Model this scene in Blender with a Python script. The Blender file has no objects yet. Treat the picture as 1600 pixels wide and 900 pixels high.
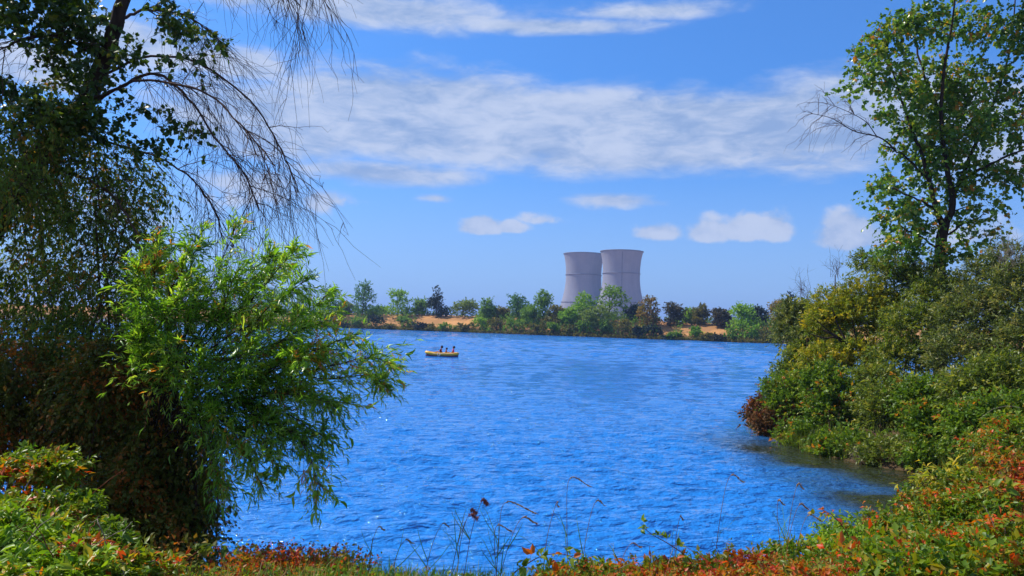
import bpy, math
import numpy as np
from mathutils import Matrix, Vector

S = bpy.context.scene
COL = S.collection
rad = math.radians

# ------------------------------------------------------------------ camera
CAM = np.array([0.0, 0.0, 4.0])
FPX = 1155.0                      # focal length in photo pixels (26 mm on a 36 mm sensor)
PITCH, ROLL = rad(2.68), rad(1.7)
_f = np.array([0, math.cos(PITCH), math.sin(PITCH)])
_u = np.array([0, -math.sin(PITCH), math.cos(PITCH)])
_r = np.array([1.0, 0, 0])
CR = math.cos(ROLL) * _r + math.sin(ROLL) * _u
CU = -math.sin(ROLL) * _r + math.cos(ROLL) * _u
CF = _f
cam_d = bpy.data.cameras.new('camera')
cam_d.lens = FPX / 1600 * 36
cam_d.sensor_width = 36
cam_d.clip_start, cam_d.clip_end = 0.05, 30000
cam = bpy.data.objects.new('camera', cam_d)
COL.objects.link(cam)
cam.matrix_world = Matrix(((CR[0], CU[0], -CF[0], CAM[0]), (CR[1], CU[1], -CF[1], CAM[1]),
                           (CR[2], CU[2], -CF[2], CAM[2]), (0, 0, 0, 1)))
S.camera = cam


def ray(px, py):
    return CF + CR * (px - 800) / FPX + CU * (450 - py) / FPX


def at(px, py, Y):
    """a point of the place, seen in direction (px, py), Y metres in front of the camera"""
    d = ray(px, py)
    return CAM + d * (Y / d[1])


def on_water(px, py, z=0.0):
    d = ray(px, py)
    return CAM + d * ((z - CAM[2]) / d[2])


def project(p):
    q = np.asarray(p) - CAM
    w = q @ CF
    return 800 + FPX * (q @ CR) / w, 450 - FPX * (q @ CU) / w, w


# ------------------------------------------------------------------ node helper
class NT:
    def __init__(s, tree):
        s.t = tree
        s.n = tree.nodes
        s.l = tree.links

    def new(s, typ, **kw):
        n = s.n.new(typ)
        for k, v in kw.items():
            setattr(n, k, v)
        return n

    def put(s, sock, v):
        if isinstance(v, bpy.types.NodeSocket):
            s.l.new(v, sock)
        else:
            sock.default_value = v

    def m(s, op, a, b=0.0, c=0.0, clamp=False):
        n = s.new('ShaderNodeMath', operation=op, use_clamp=clamp)
        for i, v in enumerate((a, b, c)):
            s.put(n.inputs[i], v)
        return n.outputs[0]

    def mix(s, fac, a, b, blend='MIX'):
        n = s.new('ShaderNodeMix', data_type='RGBA', blend_type=blend)
        s.put(n.inputs[0], fac)
        s.put(n.inputs[6], a)
        s.put(n.inputs[7], b)
        return n.outputs[2]

    def smooth(s, v, lo, hi, a=0.0, b=1.0):
        n = s.new('ShaderNodeMapRange', interpolation_type='SMOOTHSTEP')
        s.put(n.inputs[0], v)
        for i, q in enumerate((lo, hi, a, b)):
            s.put(n.inputs[i + 1], q)
        return n.outputs[0]

    def noise(s, vec, scale, detail=3.0, rough=0.55, dist=0.0):
        n = s.new('ShaderNodeTexNoise')
        if vec is not None:
            s.l.new(vec, n.inputs['Vector'])
        n.inputs['Scale'].default_value = scale
        n.inputs['Detail'].default_value = detail
        n.inputs['Roughness'].default_value = rough
        n.inputs['Distortion'].default_value = dist
        return n.outputs['Fac']

    def scaled(s, vec, sc):
        n = s.new('ShaderNodeMapping')
        s.l.new(vec, n.inputs['Vector'])
        n.inputs['Scale'].default_value = sc
        return n.outputs[0]

    def ramp(s, fac, stops):
        n = s.new('ShaderNodeValToRGB')
        e = n.color_ramp.elements
        while len(e) < len(stops):
            e.new(0.5)
        for i, (p, c) in enumerate(stops):
            e[i].position = p
            e[i].color = (*c, 1)
        s.put(n.inputs[0], fac)
        return n.outputs[0]


# ------------------------------------------------------------------ sky, sun, exposure
SUN_AZ, SUN_EL = rad(-65), rad(50)      # azimuth from +Y (straight ahead), negative = to the left
SUN_DIR = np.array([math.sin(SUN_AZ) * math.cos(SUN_EL), math.cos(SUN_AZ) * math.cos(SUN_EL), math.sin(SUN_EL)])
world = bpy.data.worlds.new('World')
S.world = world
world.use_nodes = True
w = NT(world.node_tree)
w.n.clear()
sky = w.new('ShaderNodeTexSky', sky_type='NISHITA')
sky.sun_disc = False
sky.sun_elevation = SUN_EL
sky.sun_rotation = SUN_AZ
sky.altitude = 50
sky.air_density, sky.dust_density, sky.ozone_density = 1.0, 1.1, 3.0
tc = w.new('ShaderNodeTexCoord').outputs['Generated']
sep = w.new('ShaderNodeSeparateXYZ')
w.l.new(tc, sep.inputs[0])
dx, dy, dz = sep.outputs
az = w.m('MULTIPLY', w.m('ARCTAN2', dx, dy), 57.2958)
el = w.m('MULTIPLY', w.m('ARCSINE', dz), 57.2958)


def azel(px, py):
    d = ray(px, py)
    d = d / np.linalg.norm(d)
    return math.degrees(math.atan2(d[0], d[1])), math.degrees(math.asin(d[2]))


# the cloud banks: centre and half size as they stand in the sky (degrees), strength
CLOUDS = [  # x, y, half width, half height (photo pixels turned to angles), gain
    (640, 178, 290, 92, 1.25), (980, 205, 560, 74, 1.3), (1300, 190, 340, 86, 1.3), (430, 192, 240, 72, 1.25),
    (1600, 240, 260, 60, 0.8), (520, 6, 390, 36, 0.95), (850, 42, 200, 16, 0.8), (1010, 18, 170, 14, 0.55),
    (380, 100, 110, 30, 0.9), (50, 105, 160, 45, 1.0), (590, 270, 200, 26, 0.85), (500, 312, 60, 26, 0.6),
    (752, 357, 42, 26, 1.1), (795, 358, 34, 16, 0.8), (1030, 366, 50, 24, 0.85), (1110, 366, 50, 34, 1.0), (1165, 364, 60, 36, 1.0), (1210, 362, 36, 40, 1.0), (1325, 372, 60, 52, 1.35), (1360, 374, 50, 36, 0.9),
    (960, 313, 80, 14, 0.7), (850, 345, 40, 12, 0.35), (680, 310, 34, 9, 0.45), (400, 290, 120, 40, 0.7),
    (200, 60, 200, 60, 0.6), (1500, 370, 120, 40, 0.6), (100, 330, 200, 50, 0.5),
]
mask = None
for (cx, cy, hw, hh, g) in CLOUDS:
    a0, e0 = azel(cx, cy)
    wdeg, hdeg = math.degrees(hw / FPX) * math.cos(rad(a0)) ** 2, math.degrees(hh / FPX) * math.cos(rad(a0))
    ex = w.m('DIVIDE', w.m('SUBTRACT', az, a0), wdeg)
    # the banks lean with the wind by the camera's roll is already part of their true elevation
    ey = w.m('DIVIDE', w.m('SUBTRACT', el, e0), hdeg)
    if cy > 325:                                   # low cumulus: flat bases
        ey = w.m('MAXIMUM', ey, w.m('MULTIPLY', ey, -2.4))
    r2 = w.m('ADD', w.m('MULTIPLY', ex, ex), w.m('MULTIPLY', ey, ey))
    v = w.m('MULTIPLY', w.m('SUBTRACT', 1.0, w.m('SQRT', r2)), g)
    mask = v if mask is None else w.m('MAXIMUM', mask, v)
stretch = w.scaled(tc, (1.0, 1.0, 3.2))
puff = w.noise(w.scaled(tc, (1.0, 1.0, 1.3)), 26.0, 5.0, 0.55)
n_big = w.noise(stretch, 5.0, 6.0, 0.6, 0.3)
n_fine = w.noise(stretch, 17.0, 5.0, 0.62, 0.4)
n_wide = w.noise(w.scaled(tc, (1.0, 1.0, 2.5)), 1.6, 3.0, 0.5)
outside = w.m('MAXIMUM', w.smooth(w.m('ABSOLUTE', az), 38, 48), w.smooth(el, 27, 36))
mask = w.m('MAXIMUM', mask, w.m('SUBTRACT', w.m('MULTIPLY', outside, 2.0),
                                w.m('SUBTRACT', 2.55, w.m('MULTIPLY', n_wide, 1.6))))
low = w.smooth(el, 10.5, 8.5)                      # the cumulus near the horizon
n_fine_m = w.m('ADD', w.m('MULTIPLY', n_fine, w.m('SUBTRACT', 1.0, low)), w.m('MULTIPLY', puff, low))
dens = w.m('ADD', mask, w.m('ADD', w.m('MULTIPLY', w.m('SUBTRACT', n_big, 0.5), w.m('SUBTRACT', 1.3, w.m('MULTIPLY', low, 0.9))),
                            w.m('MULTIPLY', w.m('SUBTRACT', n_fine_m, 0.5), w.m('ADD', 0.5, w.m('MULTIPLY', low, 1.1)))))
cover = w.m('MULTIPLY', w.smooth(dens, -0.06, w.m('SUBTRACT', 0.6, w.m('MULTIPLY', low, 0.15))), 0.93)
shade = w.m('ADD', w.m('ADD', w.m('MULTIPLY', n_fine_m, 0.6), w.m('MULTIPLY', n_big, 0.5)), w.m('MULTIPLY', low, 0.06))
ccol = w.mix(w.smooth(shade, 0.4, 0.72), (2.9, 4.2, 6.9, 1), (5.9, 6.7, 8.5, 1))
gm = w.new('ShaderNodeGamma')                       # the camera's soft tone curve on the clear sky
w.l.new(sky.outputs[0], gm.inputs[0])
gm.inputs[1].default_value = 0.72
blue = w.mix(1.0, gm.outputs[0], (0.62, 1.5, 2.85, 1), 'MULTIPLY')
blue = w.mix(w.smooth(el, 15.0, 0.0, 0.0, 0.58), blue, (4.6, 6.3, 9.4, 1))        # thicker air low over the horizon
skycol = w.mix(cover, blue, ccol)
bg = w.new('ShaderNodeBackground')
w.l.new(skycol, bg.inputs[0])
bg.inputs[1].default_value = 0.078
wo = w.new('ShaderNodeOutputWorld')
w.l.new(bg.outputs[0], wo.inputs[0])
world.cycles.sampling_method = 'MANUAL'
world.cycles.sample_map_resolution = 512

sun_d = bpy.data.lights.new('sun', 'SUN')
sun_d.energy = 5.0
sun_d.angle = rad(0.53)
sun_d.color = (1.0, 0.93, 0.82)
sun = bpy.data.objects.new('sun', sun_d)
COL.objects.link(sun)
sun.rotation_euler = Vector(SUN_DIR).to_track_quat('Z', 'Y').to_euler()

S.view_settings.view_transform = 'Standard'
S.view_settings.look = 'None'
S.view_settings.exposure = 0.38
S.view_settings.gamma = 1.0
S.view_settings.use_curve_mapping = False
S.cycles.use_denoising = True
S.cycles.max_bounces = 6
S.cycles.diffuse_bounces = 3
S.cycles.glossy_bounces = 3
S.cycles.transmission_bounces = 4
S.cycles.sample_clamp_indirect = 4.0


# ------------------------------------------------------------------ mesh helpers
def tag(o, label=None, cat=None, group=None, kind=None):
    if label: o['label'] = label
    if cat: o['category'] = cat
    if group: o['group'] = group
    if kind: o['kind'] = kind
    return o


def empty(name, loc=(0, 0, 0)):
    o = bpy.data.objects.new(name, None)
    COL.objects.link(o)
    o.location = [float(v) for v in loc]
    return o


def mesh_from(name, V, T, rnd=None, smooth=False):
    """V (n,3), T (m,3) or (m,4): one mesh, built with foreach_set"""
    me = bpy.data.meshes.new(name)
    V = np.ascontiguousarray(V, dtype=np.float32)
    T = np.ascontiguousarray(T, dtype=np.int32)
    k = T.shape[1]
    me.vertices.add(len(V))
    me.vertices.foreach_set('co', V.ravel())
    me.loops.add(T.size)
    me.loops.foreach_set('vertex_index', T.ravel())
    me.polygons.add(len(T))
    me.polygons.foreach_set('loop_start', np.arange(0, T.size, k, dtype=np.int32))
    me.polygons.foreach_set('loop_total', np.full(len(T), k, dtype=np.int32))
    if smooth:
        me.polygons.foreach_set('use_smooth', np.ones(len(T), dtype=bool))
    if rnd is not None:
        a = me.attributes.new('rnd', 'FLOAT', 'POINT')
        a.data.foreach_set('value', np.ascontiguousarray(rnd, dtype=np.float32))
    me.update()
    return me


def obj(name, me, mat, parent=None, kind=None, label=None):
    o = bpy.data.objects.new(name, me)
    COL.objects.link(o)
    if mat is not None and not me.materials:
        me.materials.append(mat)
    if parent is not None:
        o.parent = parent
    tag(o, label=label, kind=kind)
    return o


def norm(v):
    return v / np.maximum(np.linalg.norm(v, axis=-1, keepdims=True), 1e-9)


def runit(rng, n):
    return norm(rng.normal(size=(n, 3)))


def spline(pts, K):
    """Catmull-Rom through pts (n, d), K samples"""
    P = np.asarray(pts, float)
    if len(P) == 2:
        s = np.linspace(0, 1, K)[:, None]
        return P[0] * (1 - s) + P[1] * s
    Q = np.vstack([2 * P[0] - P[1], P, 2 * P[-1] - P[-2]])
    out = []
    for s in np.linspace(0, len(P) - 1 - 1e-6, K):
        i = int(s)
        t = s - i
        p0, p1, p2, p3 = Q[i], Q[i + 1], Q[i + 2], Q[i + 3]
        out.append(0.5 * (2 * p1 + (p2 - p0) * t + (2 * p0 - 5 * p1 + 4 * p2 - p3) * t * t
                          + (3 * p1 - p0 - 3 * p2 + p3) * t ** 3))
    return np.array(out)


def tubes(P, R, sides=5):
    """P (M,K,3) centre lines, R (M,K) radii -> verts, quads"""
    P = np.asarray(P, float)
    R = np.asarray(R, float)
    M, K, _ = P.shape
    t = np.empty_like(P)
    t[:, 1:-1] = P[:, 2:] - P[:, :-2]
    t[:, 0] = P[:, 1] - P[:, 0]
    t[:, -1] = P[:, -1] - P[:, -2]
    t = norm(t)
    ref = np.array([0.31, 0.87, 0.38])
    u = norm(np.cross(t, ref))
    v = np.cross(t, u)
    a = np.arange(sides) * 2 * math.pi / sides
    ring = (P[:, :, None, :] + R[:, :, None, None] * (np.cos(a)[None, None, :, None] * u[:, :, None, :]
                                                    + np.sin(a)[None, None, :, None] * v[:, :, None, :]))
    V = ring.reshape(-1, 3)
    i = np.arange(K - 1)[:, None]
    j = np.arange(sides)[None, :]
    q = np.stack([i * sides + j, i * sides + (j + 1) % sides, (i + 1) * sides + (j + 1) % sides,
                  (i + 1) * sides + j], -1).reshape(-1, 4)
    Q = (q[None] + (np.arange(M) * K * sides)[:, None, None]).reshape(-1, 4)
    return V, Q


# leaf templates: verts (length along x, width along y), triangles
def _leaf(w1, w2, x1=0.33, x2=0.66, droop=0.12, fold=0.12):
    V = np.array([(0, 0, 0), (x1, 0, 0.03), (x2, 0, -droop * 0.3), (1, 0, -droop),
                  (x1, w1, fold * w1 * 2), (x2, w2, fold * w2 * 2 - droop * 0.3),
                  (x1, -w1, fold * w1 * 2), (x2, -w2, fold * w2 * 2 - droop * 0.3)])
    T = np.array([(0, 1, 4), (1, 5, 4), (1, 2, 5), (2, 3, 5), (0, 6, 1), (1, 6, 7), (1, 7, 2), (2, 7, 3)])
    return V, T


LEAF = {
    'willow': _leaf(0.46, 0.42, 0.28, 0.66, 0.22, 0.25),
    'ovate': _leaf(0.42, 0.40, 0.25, 0.62, 0.12, 0.22),
    'heart': _leaf(0.5, 0.33, 0.2, 0.6, 0.08, 0.15),
    **{k + '_simple': (np.array([(0, 0, 0), (0.48, 0, 0.0), (1, 0, -dr), (x, wd, 0.2 * wd), (x, -wd, 0.2 * wd)]), np.array([(0, 1, 3), (1, 2, 3), (0, 4, 1), (1, 4, 2)]))
       for k, wd, x, dr in (('willow', 0.5, 0.42, 0.15), ('ovate', 0.48, 0.4, 0.1), ('heart', 0.54, 0.3, 0.08))},
    'diamond': (np.array([(0, 0, 0), (0.42, 0.5, 0.1), (1, 0, -0.05), (0.42, -0.5, 0.1)]), np.array([(0, 2, 1), (0, 3, 2)])),
    'blade': (np.array([(0, -0.5, 0), (0, 0.5, 0), (0.4, -0.42, 0.0), (0.4, 0.42, 0.0), (0.75, -0.28, -0.06), (0.75, 0.28, -0.06), (1, 0, -0.2)]),
              np.array([(0, 2, 1), (1, 2, 3), (2, 4, 3), (3, 4, 5), (4, 6, 5)])),
}


def leaf_frames(D, Nrm):
    x = norm(D)
    y = norm(np.cross(Nrm, x))
    z = np.cross(x, y)
    return x, y, z


def leaf_mesh(kind, P, D, Nrm, L, W, rnd):
    tv, tt = LEAF[kind]
    x, y, z = leaf_frames(D, Nrm)
    L = np.asarray(L)[:, None, None]
    W = np.asarray(W)[:, None, None]
    V = (P[:, None, :] + x[:, None, :] * tv[None, :, 0:1] * L + y[:, None, :] * tv[None, :, 1:2] * W
         + z[:, None, :] * tv[None, :, 2:3] * L)
    n, k = len(P), len(tv)
    T = (tt[None] + (np.arange(n) * k)[:, None, None]).reshape(-1, 3)
    return V.reshape(-1, 3), T, np.repeat(rnd, k)


# ------------------------------------------------------------------ materials
def new_mat(name):
    m = bpy.data.materials.new(name)
    m.use_nodes = True
    t = NT(m.node_tree)
    t.n.clear()
    out = t.new('ShaderNodeOutputMaterial')
    return m, t, out


def principled(t, out, color, rough=0.6, spec=0.3, normal=None, metallic=0.0):
    p = t.new('ShaderNodeBsdfPrincipled')
    t.put(p.inputs['Base Color'], color if isinstance(color, bpy.types.NodeSocket) else (*color, 1))
    t.put(p.inputs['Roughness'], rough)
    t.put(p.inputs['Specular IOR Level'], spec)
    t.put(p.inputs['Metallic'], metallic)
    if normal is not None:
        t.l.new(normal, p.inputs['Normal'])
    if out is not None:
        t.l.new(p.outputs[0], out.inputs[0])
    return p


def bump(t, h, strength, dist):
    b = t.new('ShaderNodeBump')
    b.inputs['Strength'].default_value = strength
    b.inputs['Distance'].default_value = dist
    t.l.new(h, b.inputs['Height'])
    return b.outputs[0]


_MATS = {}


def leaf_mat(name, stops, trans=0.35, rough=0.42, spec=0.35, tint=(1.25, 1.2, 0.55)):
    """stops: colours a leaf of this plant can have, spread over the per-leaf random number"""
    if name in _MATS:
        return _MATS[name]
    m, t, out = new_mat(name)
    a = t.new('ShaderNodeAttribute', attribute_name='rnd')
    col = t.ramp(a.outputs['Fac'], stops)
    nz = t.noise(t.new('ShaderNodeTexCoord').outputs['Object'], 3.0, 2.0)
    col = t.mix(t.m('MULTIPLY', nz, 0.5), col, t.mix(1.0, col, (1.35, 1.15, 0.7, 1), 'MULTIPLY'))
    p = principled(t, None, col, rough, spec)
    tr = t.new('ShaderNodeBsdfTranslucent')
    t.l.new(t.mix(1.0, col, (*tint, 1), 'MULTIPLY'), tr.inputs[0])
    mx = t.new('ShaderNodeMixShader')
    mx.inputs[0].default_value = trans
    t.l.new(p.outputs[0], mx.inputs[1])
    t.l.new(tr.outputs[0], mx.inputs[2])
    t.l.new(mx.outputs[0], out.inputs[0])
    _MATS[name] = m
    return m


def bark_mat(name, c1, c2, scale=12.0):
    m, t, out = new_mat(name)
    co = t.new('ShaderNodeTexCoord').outputs['Object']
    n = t.noise(t.scaled(co, (1, 1, 0.25)), scale, 5.0, 0.65)
    col = t.ramp(n, [(0.3, c1), (0.7, c2)])
    principled(t, out, col, 0.9, 0.1, bump(t, n, 0.8, 0.03))
    return m


def plain_mat(name, c, rough=0.6, spec=0.3, var=0.2, scale=6.0):
    m, t, out = new_mat(name)
    n = t.noise(t.new('ShaderNodeTexCoord').outputs['Object'], scale, 4.0)
    a = tuple(v * (1 - var) for v in c)
    b = tuple(min(1.0, v * (1 + var)) for v in c)
    principled(t, out, t.ramp(n, [(0.3, a), (0.7, b)]), rough, spec)
    return m


BARK_DARK = bark_mat('bark_dark', (0.022, 0.014, 0.011), (0.065, 0.045, 0.032))
BARK_GREY = bark_mat('bark_grey', (0.07, 0.055, 0.045), (0.2, 0.165, 0.13))
TWIG = bark_mat('twig_bark', (0.045, 0.026, 0.02), (0.12, 0.07, 0.05), 30)
TWIG_PALE = bark_mat('twig_pale', (0.16, 0.13, 0.10), (0.33, 0.28, 0.22), 30)
STEM_RED = bark_mat('bramble_cane', (0.14, 0.03, 0.02), (0.2, 0.08, 0.04), 25)

# ------------------------------------------------------------------ terrain and lake
SHORE = [(-16, 9.3), (-9, 10.6), (-3, 11.2), (2.0, 11.2), (4.6, 11.8), (7.2, 13.4), (9.4, 15.8), (11.6, 18.6), (13.2, 20.2),
         (12.4, 21.0), (11.8, 21.6), (10.6, 23.2), (9.95, 26.0), (9.75, 28.6), (9.95, 31.0), (10.6, 33.2), (12.5, 36.5), (18, 40),
         (30, 48), (60, 70), (110, 110), (170, 150), (185, 183)]
_a, _b = on_water(500, 511), on_water(1220, 537.5)
FAR_A, FAR_B = _a[:2], _b[:2]


def far_line(s):
    return FAR_A + (FAR_B - FAR_A) * s


SHORE += [tuple(far_line(s)) for s in (1.5, 1.25, 1.0, 0.8, 0.6, 0.4, 0.2, 0.0, -0.3, -0.8, -1.4)]
SHORE += [(-330, 330), (-300, 170), (-130, 50), (-45, 15)]
_sh = np.array(SHORE)


def lake_distance(X, Y):
    """signed distance to the lake outline, positive on land"""
    p = np.stack([X, Y], -1)
    best = np.full(X.shape, 1e9)
    inside = np.zeros(X.shape, bool)
    for i in range(len(_sh)):
        a, b = _sh[i], _sh[(i + 1) % len(_sh)]
        ab = b - a
        t = np.clip(((p - a) @ ab) / (ab @ ab), 0, 1)
        best = np.minimum(best, np.linalg.norm(p - a - t[..., None] * ab, axis=-1))
        cond = (a[1] > Y) != (b[1] > Y)
        xi = a[0] + (Y - a[1]) / (b[1] - a[1] + 1e-12) * ab[0]
        inside ^= cond & (X < xi)
    return np.where(inside, -best, best)


def sstep(v, a, b):
    t = np.clip((v - a) / (b - a), 0, 1)
    return t * t * (3 - 2 * t)


def ground_z(X, Y):
    X = np.asarray(X, float)
    Y = np.asarray(Y, float)
    d = lake_distance(X, Y)
    wob = 0.12 * np.sin(X * 1.3 + 0.7 * Y) + 0.1 * np.sin(Y * 1.7 - X * 0.6) + 0.3 * np.sin(X * 0.06) * np.sin(Y * 0.05 + 1)
    near = 1 - sstep(np.hypot(X, Y), 16, 24)
    far = sstep(Y, 90, 170)
    top = 1.1 + 1.3 * near + 4.6 * far
    run = 4.0 + 4.0 * near + 15.0 * far
    h = top * sstep(d, -0.25 * run, run) - top * sstep(0, -0.25 * run, run) * (d < 900) * np.clip(1 - d / run, 0, 1)
    land = np.where(d > 0, np.maximum(h, 0) + np.minimum(d, 2) / 2 * wob * (0.4 + far) + 0.03, np.maximum(-3.0, d * 0.25) - 0.02)
    return land


def gz(x, y):
    return float(ground_z(np.array([x]), np.array([y]))[0])


def axis(lo, hi, fine_lo, fine_hi, fine, n_out, ):
    mid = np.arange(fine_lo, fine_hi + 1e-6, fine)
    g = np.geomspace(1, max(2.0, (hi - fine_hi) / fine), n_out) * fine
    g2 = np.geomspace(1, max(2.0, (fine_lo - lo) / fine), n_out) * fine
    return np.concatenate([(fine_lo - g2)[::-1], mid, fine_hi + g])


xs = axis(-9000, 9000, -14, 22, 0.5, 90)
ys = np.concatenate([axis(-6000, 45, -2, 44, 0.5, 26)[:-26], np.arange(45, 200, 4.0), np.arange(200, 345, 1.8), 345 + np.geomspace(2, 9000, 60)])
GX, GY = np.meshgrid(xs, ys)
GZ = ground_z(GX, GY)
nx = len(xs)
i, j = np.meshgrid(np.arange(len(ys) - 1), np.arange(nx - 1), indexing='ij')
quads = np.stack([i * nx + j, i * nx + j + 1, (i + 1) * nx + j + 1, (i + 1) * nx + j], -1).reshape(-1, 4)

m, t, out = new_mat('dry_ground')
geo = t.new('ShaderNodeNewGeometry').outputs['Position']
n1 = t.noise(geo, 0.12, 5.0, 0.6)
n2 = t.noise(geo, 2.2, 6.0, 0.7)
n3 = t.noise(geo, 25.0, 4.0, 0.7)
grass = t.mix(n2, (0.42, 0.19, 0.065, 1), (0.62, 0.33, 0.13, 1))
soil = t.mix(n3, (0.05, 0.032, 0.018, 1), (0.13, 0.085, 0.045, 1))
sp = t.new('ShaderNodeSeparateXYZ')
t.l.new(geo, sp.inputs[0])
patch = t.smooth(t.m('ADD', n1, t.m('MULTIPLY', n2, 0.3)), 0.5, 0.72)
shorey = t.smooth(sp.outputs[2], 0.5, 2.2)                     # the wet, bare strip along the water line
nearsoil = t.smooth(sp.outputs[1], 60, 120)                    # trodden earth on the near bank, dry grass across the lake
c = t.mix(t.m('MULTIPLY', t.m('MULTIPLY', shorey, nearsoil), t.m('SUBTRACT', 1.0, t.m('MULTIPLY', patch, 0.45))), soil, grass)
principled(t, out, c, 0.95, 0.1, bump(t, n3, 0.6, 0.05))
MAT_GROUND = m
g = obj('ground', mesh_from('ground', np.stack([GX, GY, GZ], -1).reshape(-1, 3), quads, smooth=True), MAT_GROUND, kind='structure')

# the lake: one sheet of wind waves, finer where it is near
m, t, out = new_mat('lake_water')
geo = t.new('ShaderNodeNewGeometry').outputs['Position']
w2 = t.noise(t.scaled(geo, (1.0, 1.9, 1)), 3.4, 3.0, 0.6, 0.2)
refl = t.new('ShaderNodeAttribute', attribute_name='rnd')             # olive reflection of the promontory shrubs, painted into the water colour
wc = t.mix(refl.outputs['Fac'], (0.010, 0.165, 0.53, 1), (0.022, 0.026, 0.006, 1))
w1 = t.noise(t.scaled(geo, (0.5, 1.5, 1)), 1.7, 3.0, 0.6, 0.3)
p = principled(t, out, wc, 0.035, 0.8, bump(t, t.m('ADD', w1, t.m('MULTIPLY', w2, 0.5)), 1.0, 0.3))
p.inputs['IOR'].default_value = 1.42
rng = np.random.default_rng(5)
rows = 8.5 * np.exp(np.arange(0, math.log(345 / 8.5), 0.0067))
ang = np.linspace(-0.78, 0.78, 450)
LY, LA = np.meshgrid(rows, np.tan(ang), indexing='ij')
LX = LY * LA
step = LY * 0.0067
H = np.zeros_like(LX)
gust = 0.8 + 0.35 * np.sin(LX * 0.045 + 1.3 * np.sin(LY * 0.03)) * np.sin(LY * 0.07 + 0.6)
open_water = sstep(LY, 25, 130)
for lam in np.geomspace(0.3, 6.0, 34):
    for _ in range(2):
        th = rng.normal(0, 0.38) + math.pi / 2 + 0.12
        k = 2 * math.pi / lam
        slope = 0.112 * np.minimum(1.0, (0.6 / lam) ** (1.5 - 1.25 * open_water))
        ph = k * (math.cos(th) * LX + math.sin(th) * LY) + rng.uniform(0, 6.28) + 0.9 * np.sin(LX * 0.35 / lam ** 0.5 + rng.uniform(0, 6))
        fade = sstep(lam / step, 2.2, 4.5)
        H += fade * slope / k * (np.sin(ph) + 0.25 * np.cos(2 * ph))
LD = -lake_distance(LX, LY)
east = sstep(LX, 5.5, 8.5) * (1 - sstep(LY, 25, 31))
painted_refl = (1 - sstep(LD + 0.5 * np.sin(LX * 2.1 + LY) + 0.4 * np.sin(LY * 2.7), 1.0, 5.6)) * east  # mask of the painted shrub reflection, fading out from the cove's shore
H *= gust * sstep(LD, 0.0, 2.5) * (1 - 0.35 * east * (1 - sstep(LD, 1.0, 5.0)))
nc = len(ang)
i, j = np.meshgrid(np.arange(len(rows) - 1), np.arange(nc - 1), indexing='ij')
q = np.stack([i * nc + j, i * nc + j + 1, (i + 1) * nc + j + 1, (i + 1) * nc + j], -1).reshape(-1, 4)
obj('lake_water', mesh_from('lake_water', np.stack([LX, LY, H], -1).reshape(-1, 3), q, painted_refl.ravel(), smooth=True), m, kind='structure')


# ------------------------------------------------------------------ plant kit
DOWN = np.array([0, 0, -1.0])
_UNIT = {}


def unit_leaf(kind, mat, rnd):
    b = min(5, int(rnd * 6))
    key = (kind, mat.name, b)
    if key not in _UNIT:
        tv, tt = LEAF[kind]
        me = mesh_from('leaf', tv, tt, np.full(len(tv), (b + 0.5) / 6))
        me.materials.append(mat)
        _UNIT[key] = me
    return _UNIT[key]


class Plant:
    def __init__(s, name, base, label, cat, group=None):
        s.base = np.asarray(base, float)
        s.root = tag(empty(name, s.base), label, cat, group)

    under = None

    def tube(s, part, P, R, mat, sides=5, kind=None, label=None):
        V, Q = tubes(np.asarray(P) - s.base, R, sides)
        o = obj(part, mesh_from(part, V, Q, smooth=True), mat, s.root, kind, label)
        if part in ('trunk',) or (part == 'stem' and s.under is None):
            s.under = o
        elif part in ('limb', 'bare_limb', 'limbs', 'branch') and s.under is not None:
            o.parent = s.under          # a limb belongs to its trunk
        return o

    def stem(s, part, pts, r0, r1, mat, K=14, sides=8, label=None, wob=0.0, rng=None):
        P = spline(pts, K)
        if wob:
            P[1:-1] += rng.normal(0, wob, (K - 2, 3))
        R = r0 + (r1 - r0) * np.linspace(0, 1, K) ** 0.85
        s.tube(part, P[None], R[None], mat, sides, None, label)
        return P

    def leaves(s, part, kind, lv, mat, indiv=0):
        P, D, N, L, W, r = lv
        keep = np.ones(len(P), bool)
        if indiv:
            px, py, dep = project(P)
            ok = (dep > 0.5) & (px > 0) & (px < 1600) & (py > 0) & (py < 900)
            score = np.where(ok, L / np.maximum(dep, 0.5), -1)
            idx = np.argsort(-score)[:indiv]
            idx = idx[score[idx] > 0]
            x, y, z = leaf_frames(D[idx], N[idx])
            for q, i in enumerate(idx):
                o = bpy.data.objects.new('leaf', unit_leaf(kind, mat, r[i]))
                COL.objects.link(o)
                o.parent = s.root
                a, b, c = x[q] * L[i], y[q] * W[i], z[q] * L[i]
                p = P[i] - s.base
                o.matrix_basis = Matrix(((a[0], b[0], c[0], p[0]), (a[1], b[1], c[1], p[1]), (a[2], b[2], c[2], p[2]), (0, 0, 0, 1)))
            keep[idx] = False
        V, T, rr = leaf_mesh(kind if kind + '_simple' not in LEAF else kind + '_simple', (P - s.base)[keep], D[keep], N[keep], L[keep], W[keep], r[keep])
        return obj(part, mesh_from(part, V, T, rr), mat, s.root, 'stuff' if indiv else None)


def twig_lines(rng, B, D, L, droop, K=5, jit=0.04):
    sv = np.linspace(0, 1, K)[None, :, None]
    L = np.asarray(L)[:, None, None]
    P = B[:, None] + D[:, None] * L * sv + DOWN * (np.asarray(droop).reshape(-1, 1, 1) * L * sv ** 2)
    if jit:
        P = P + rng.normal(0, 1, P.shape) * (jit * L * sv)
    return P


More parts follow.
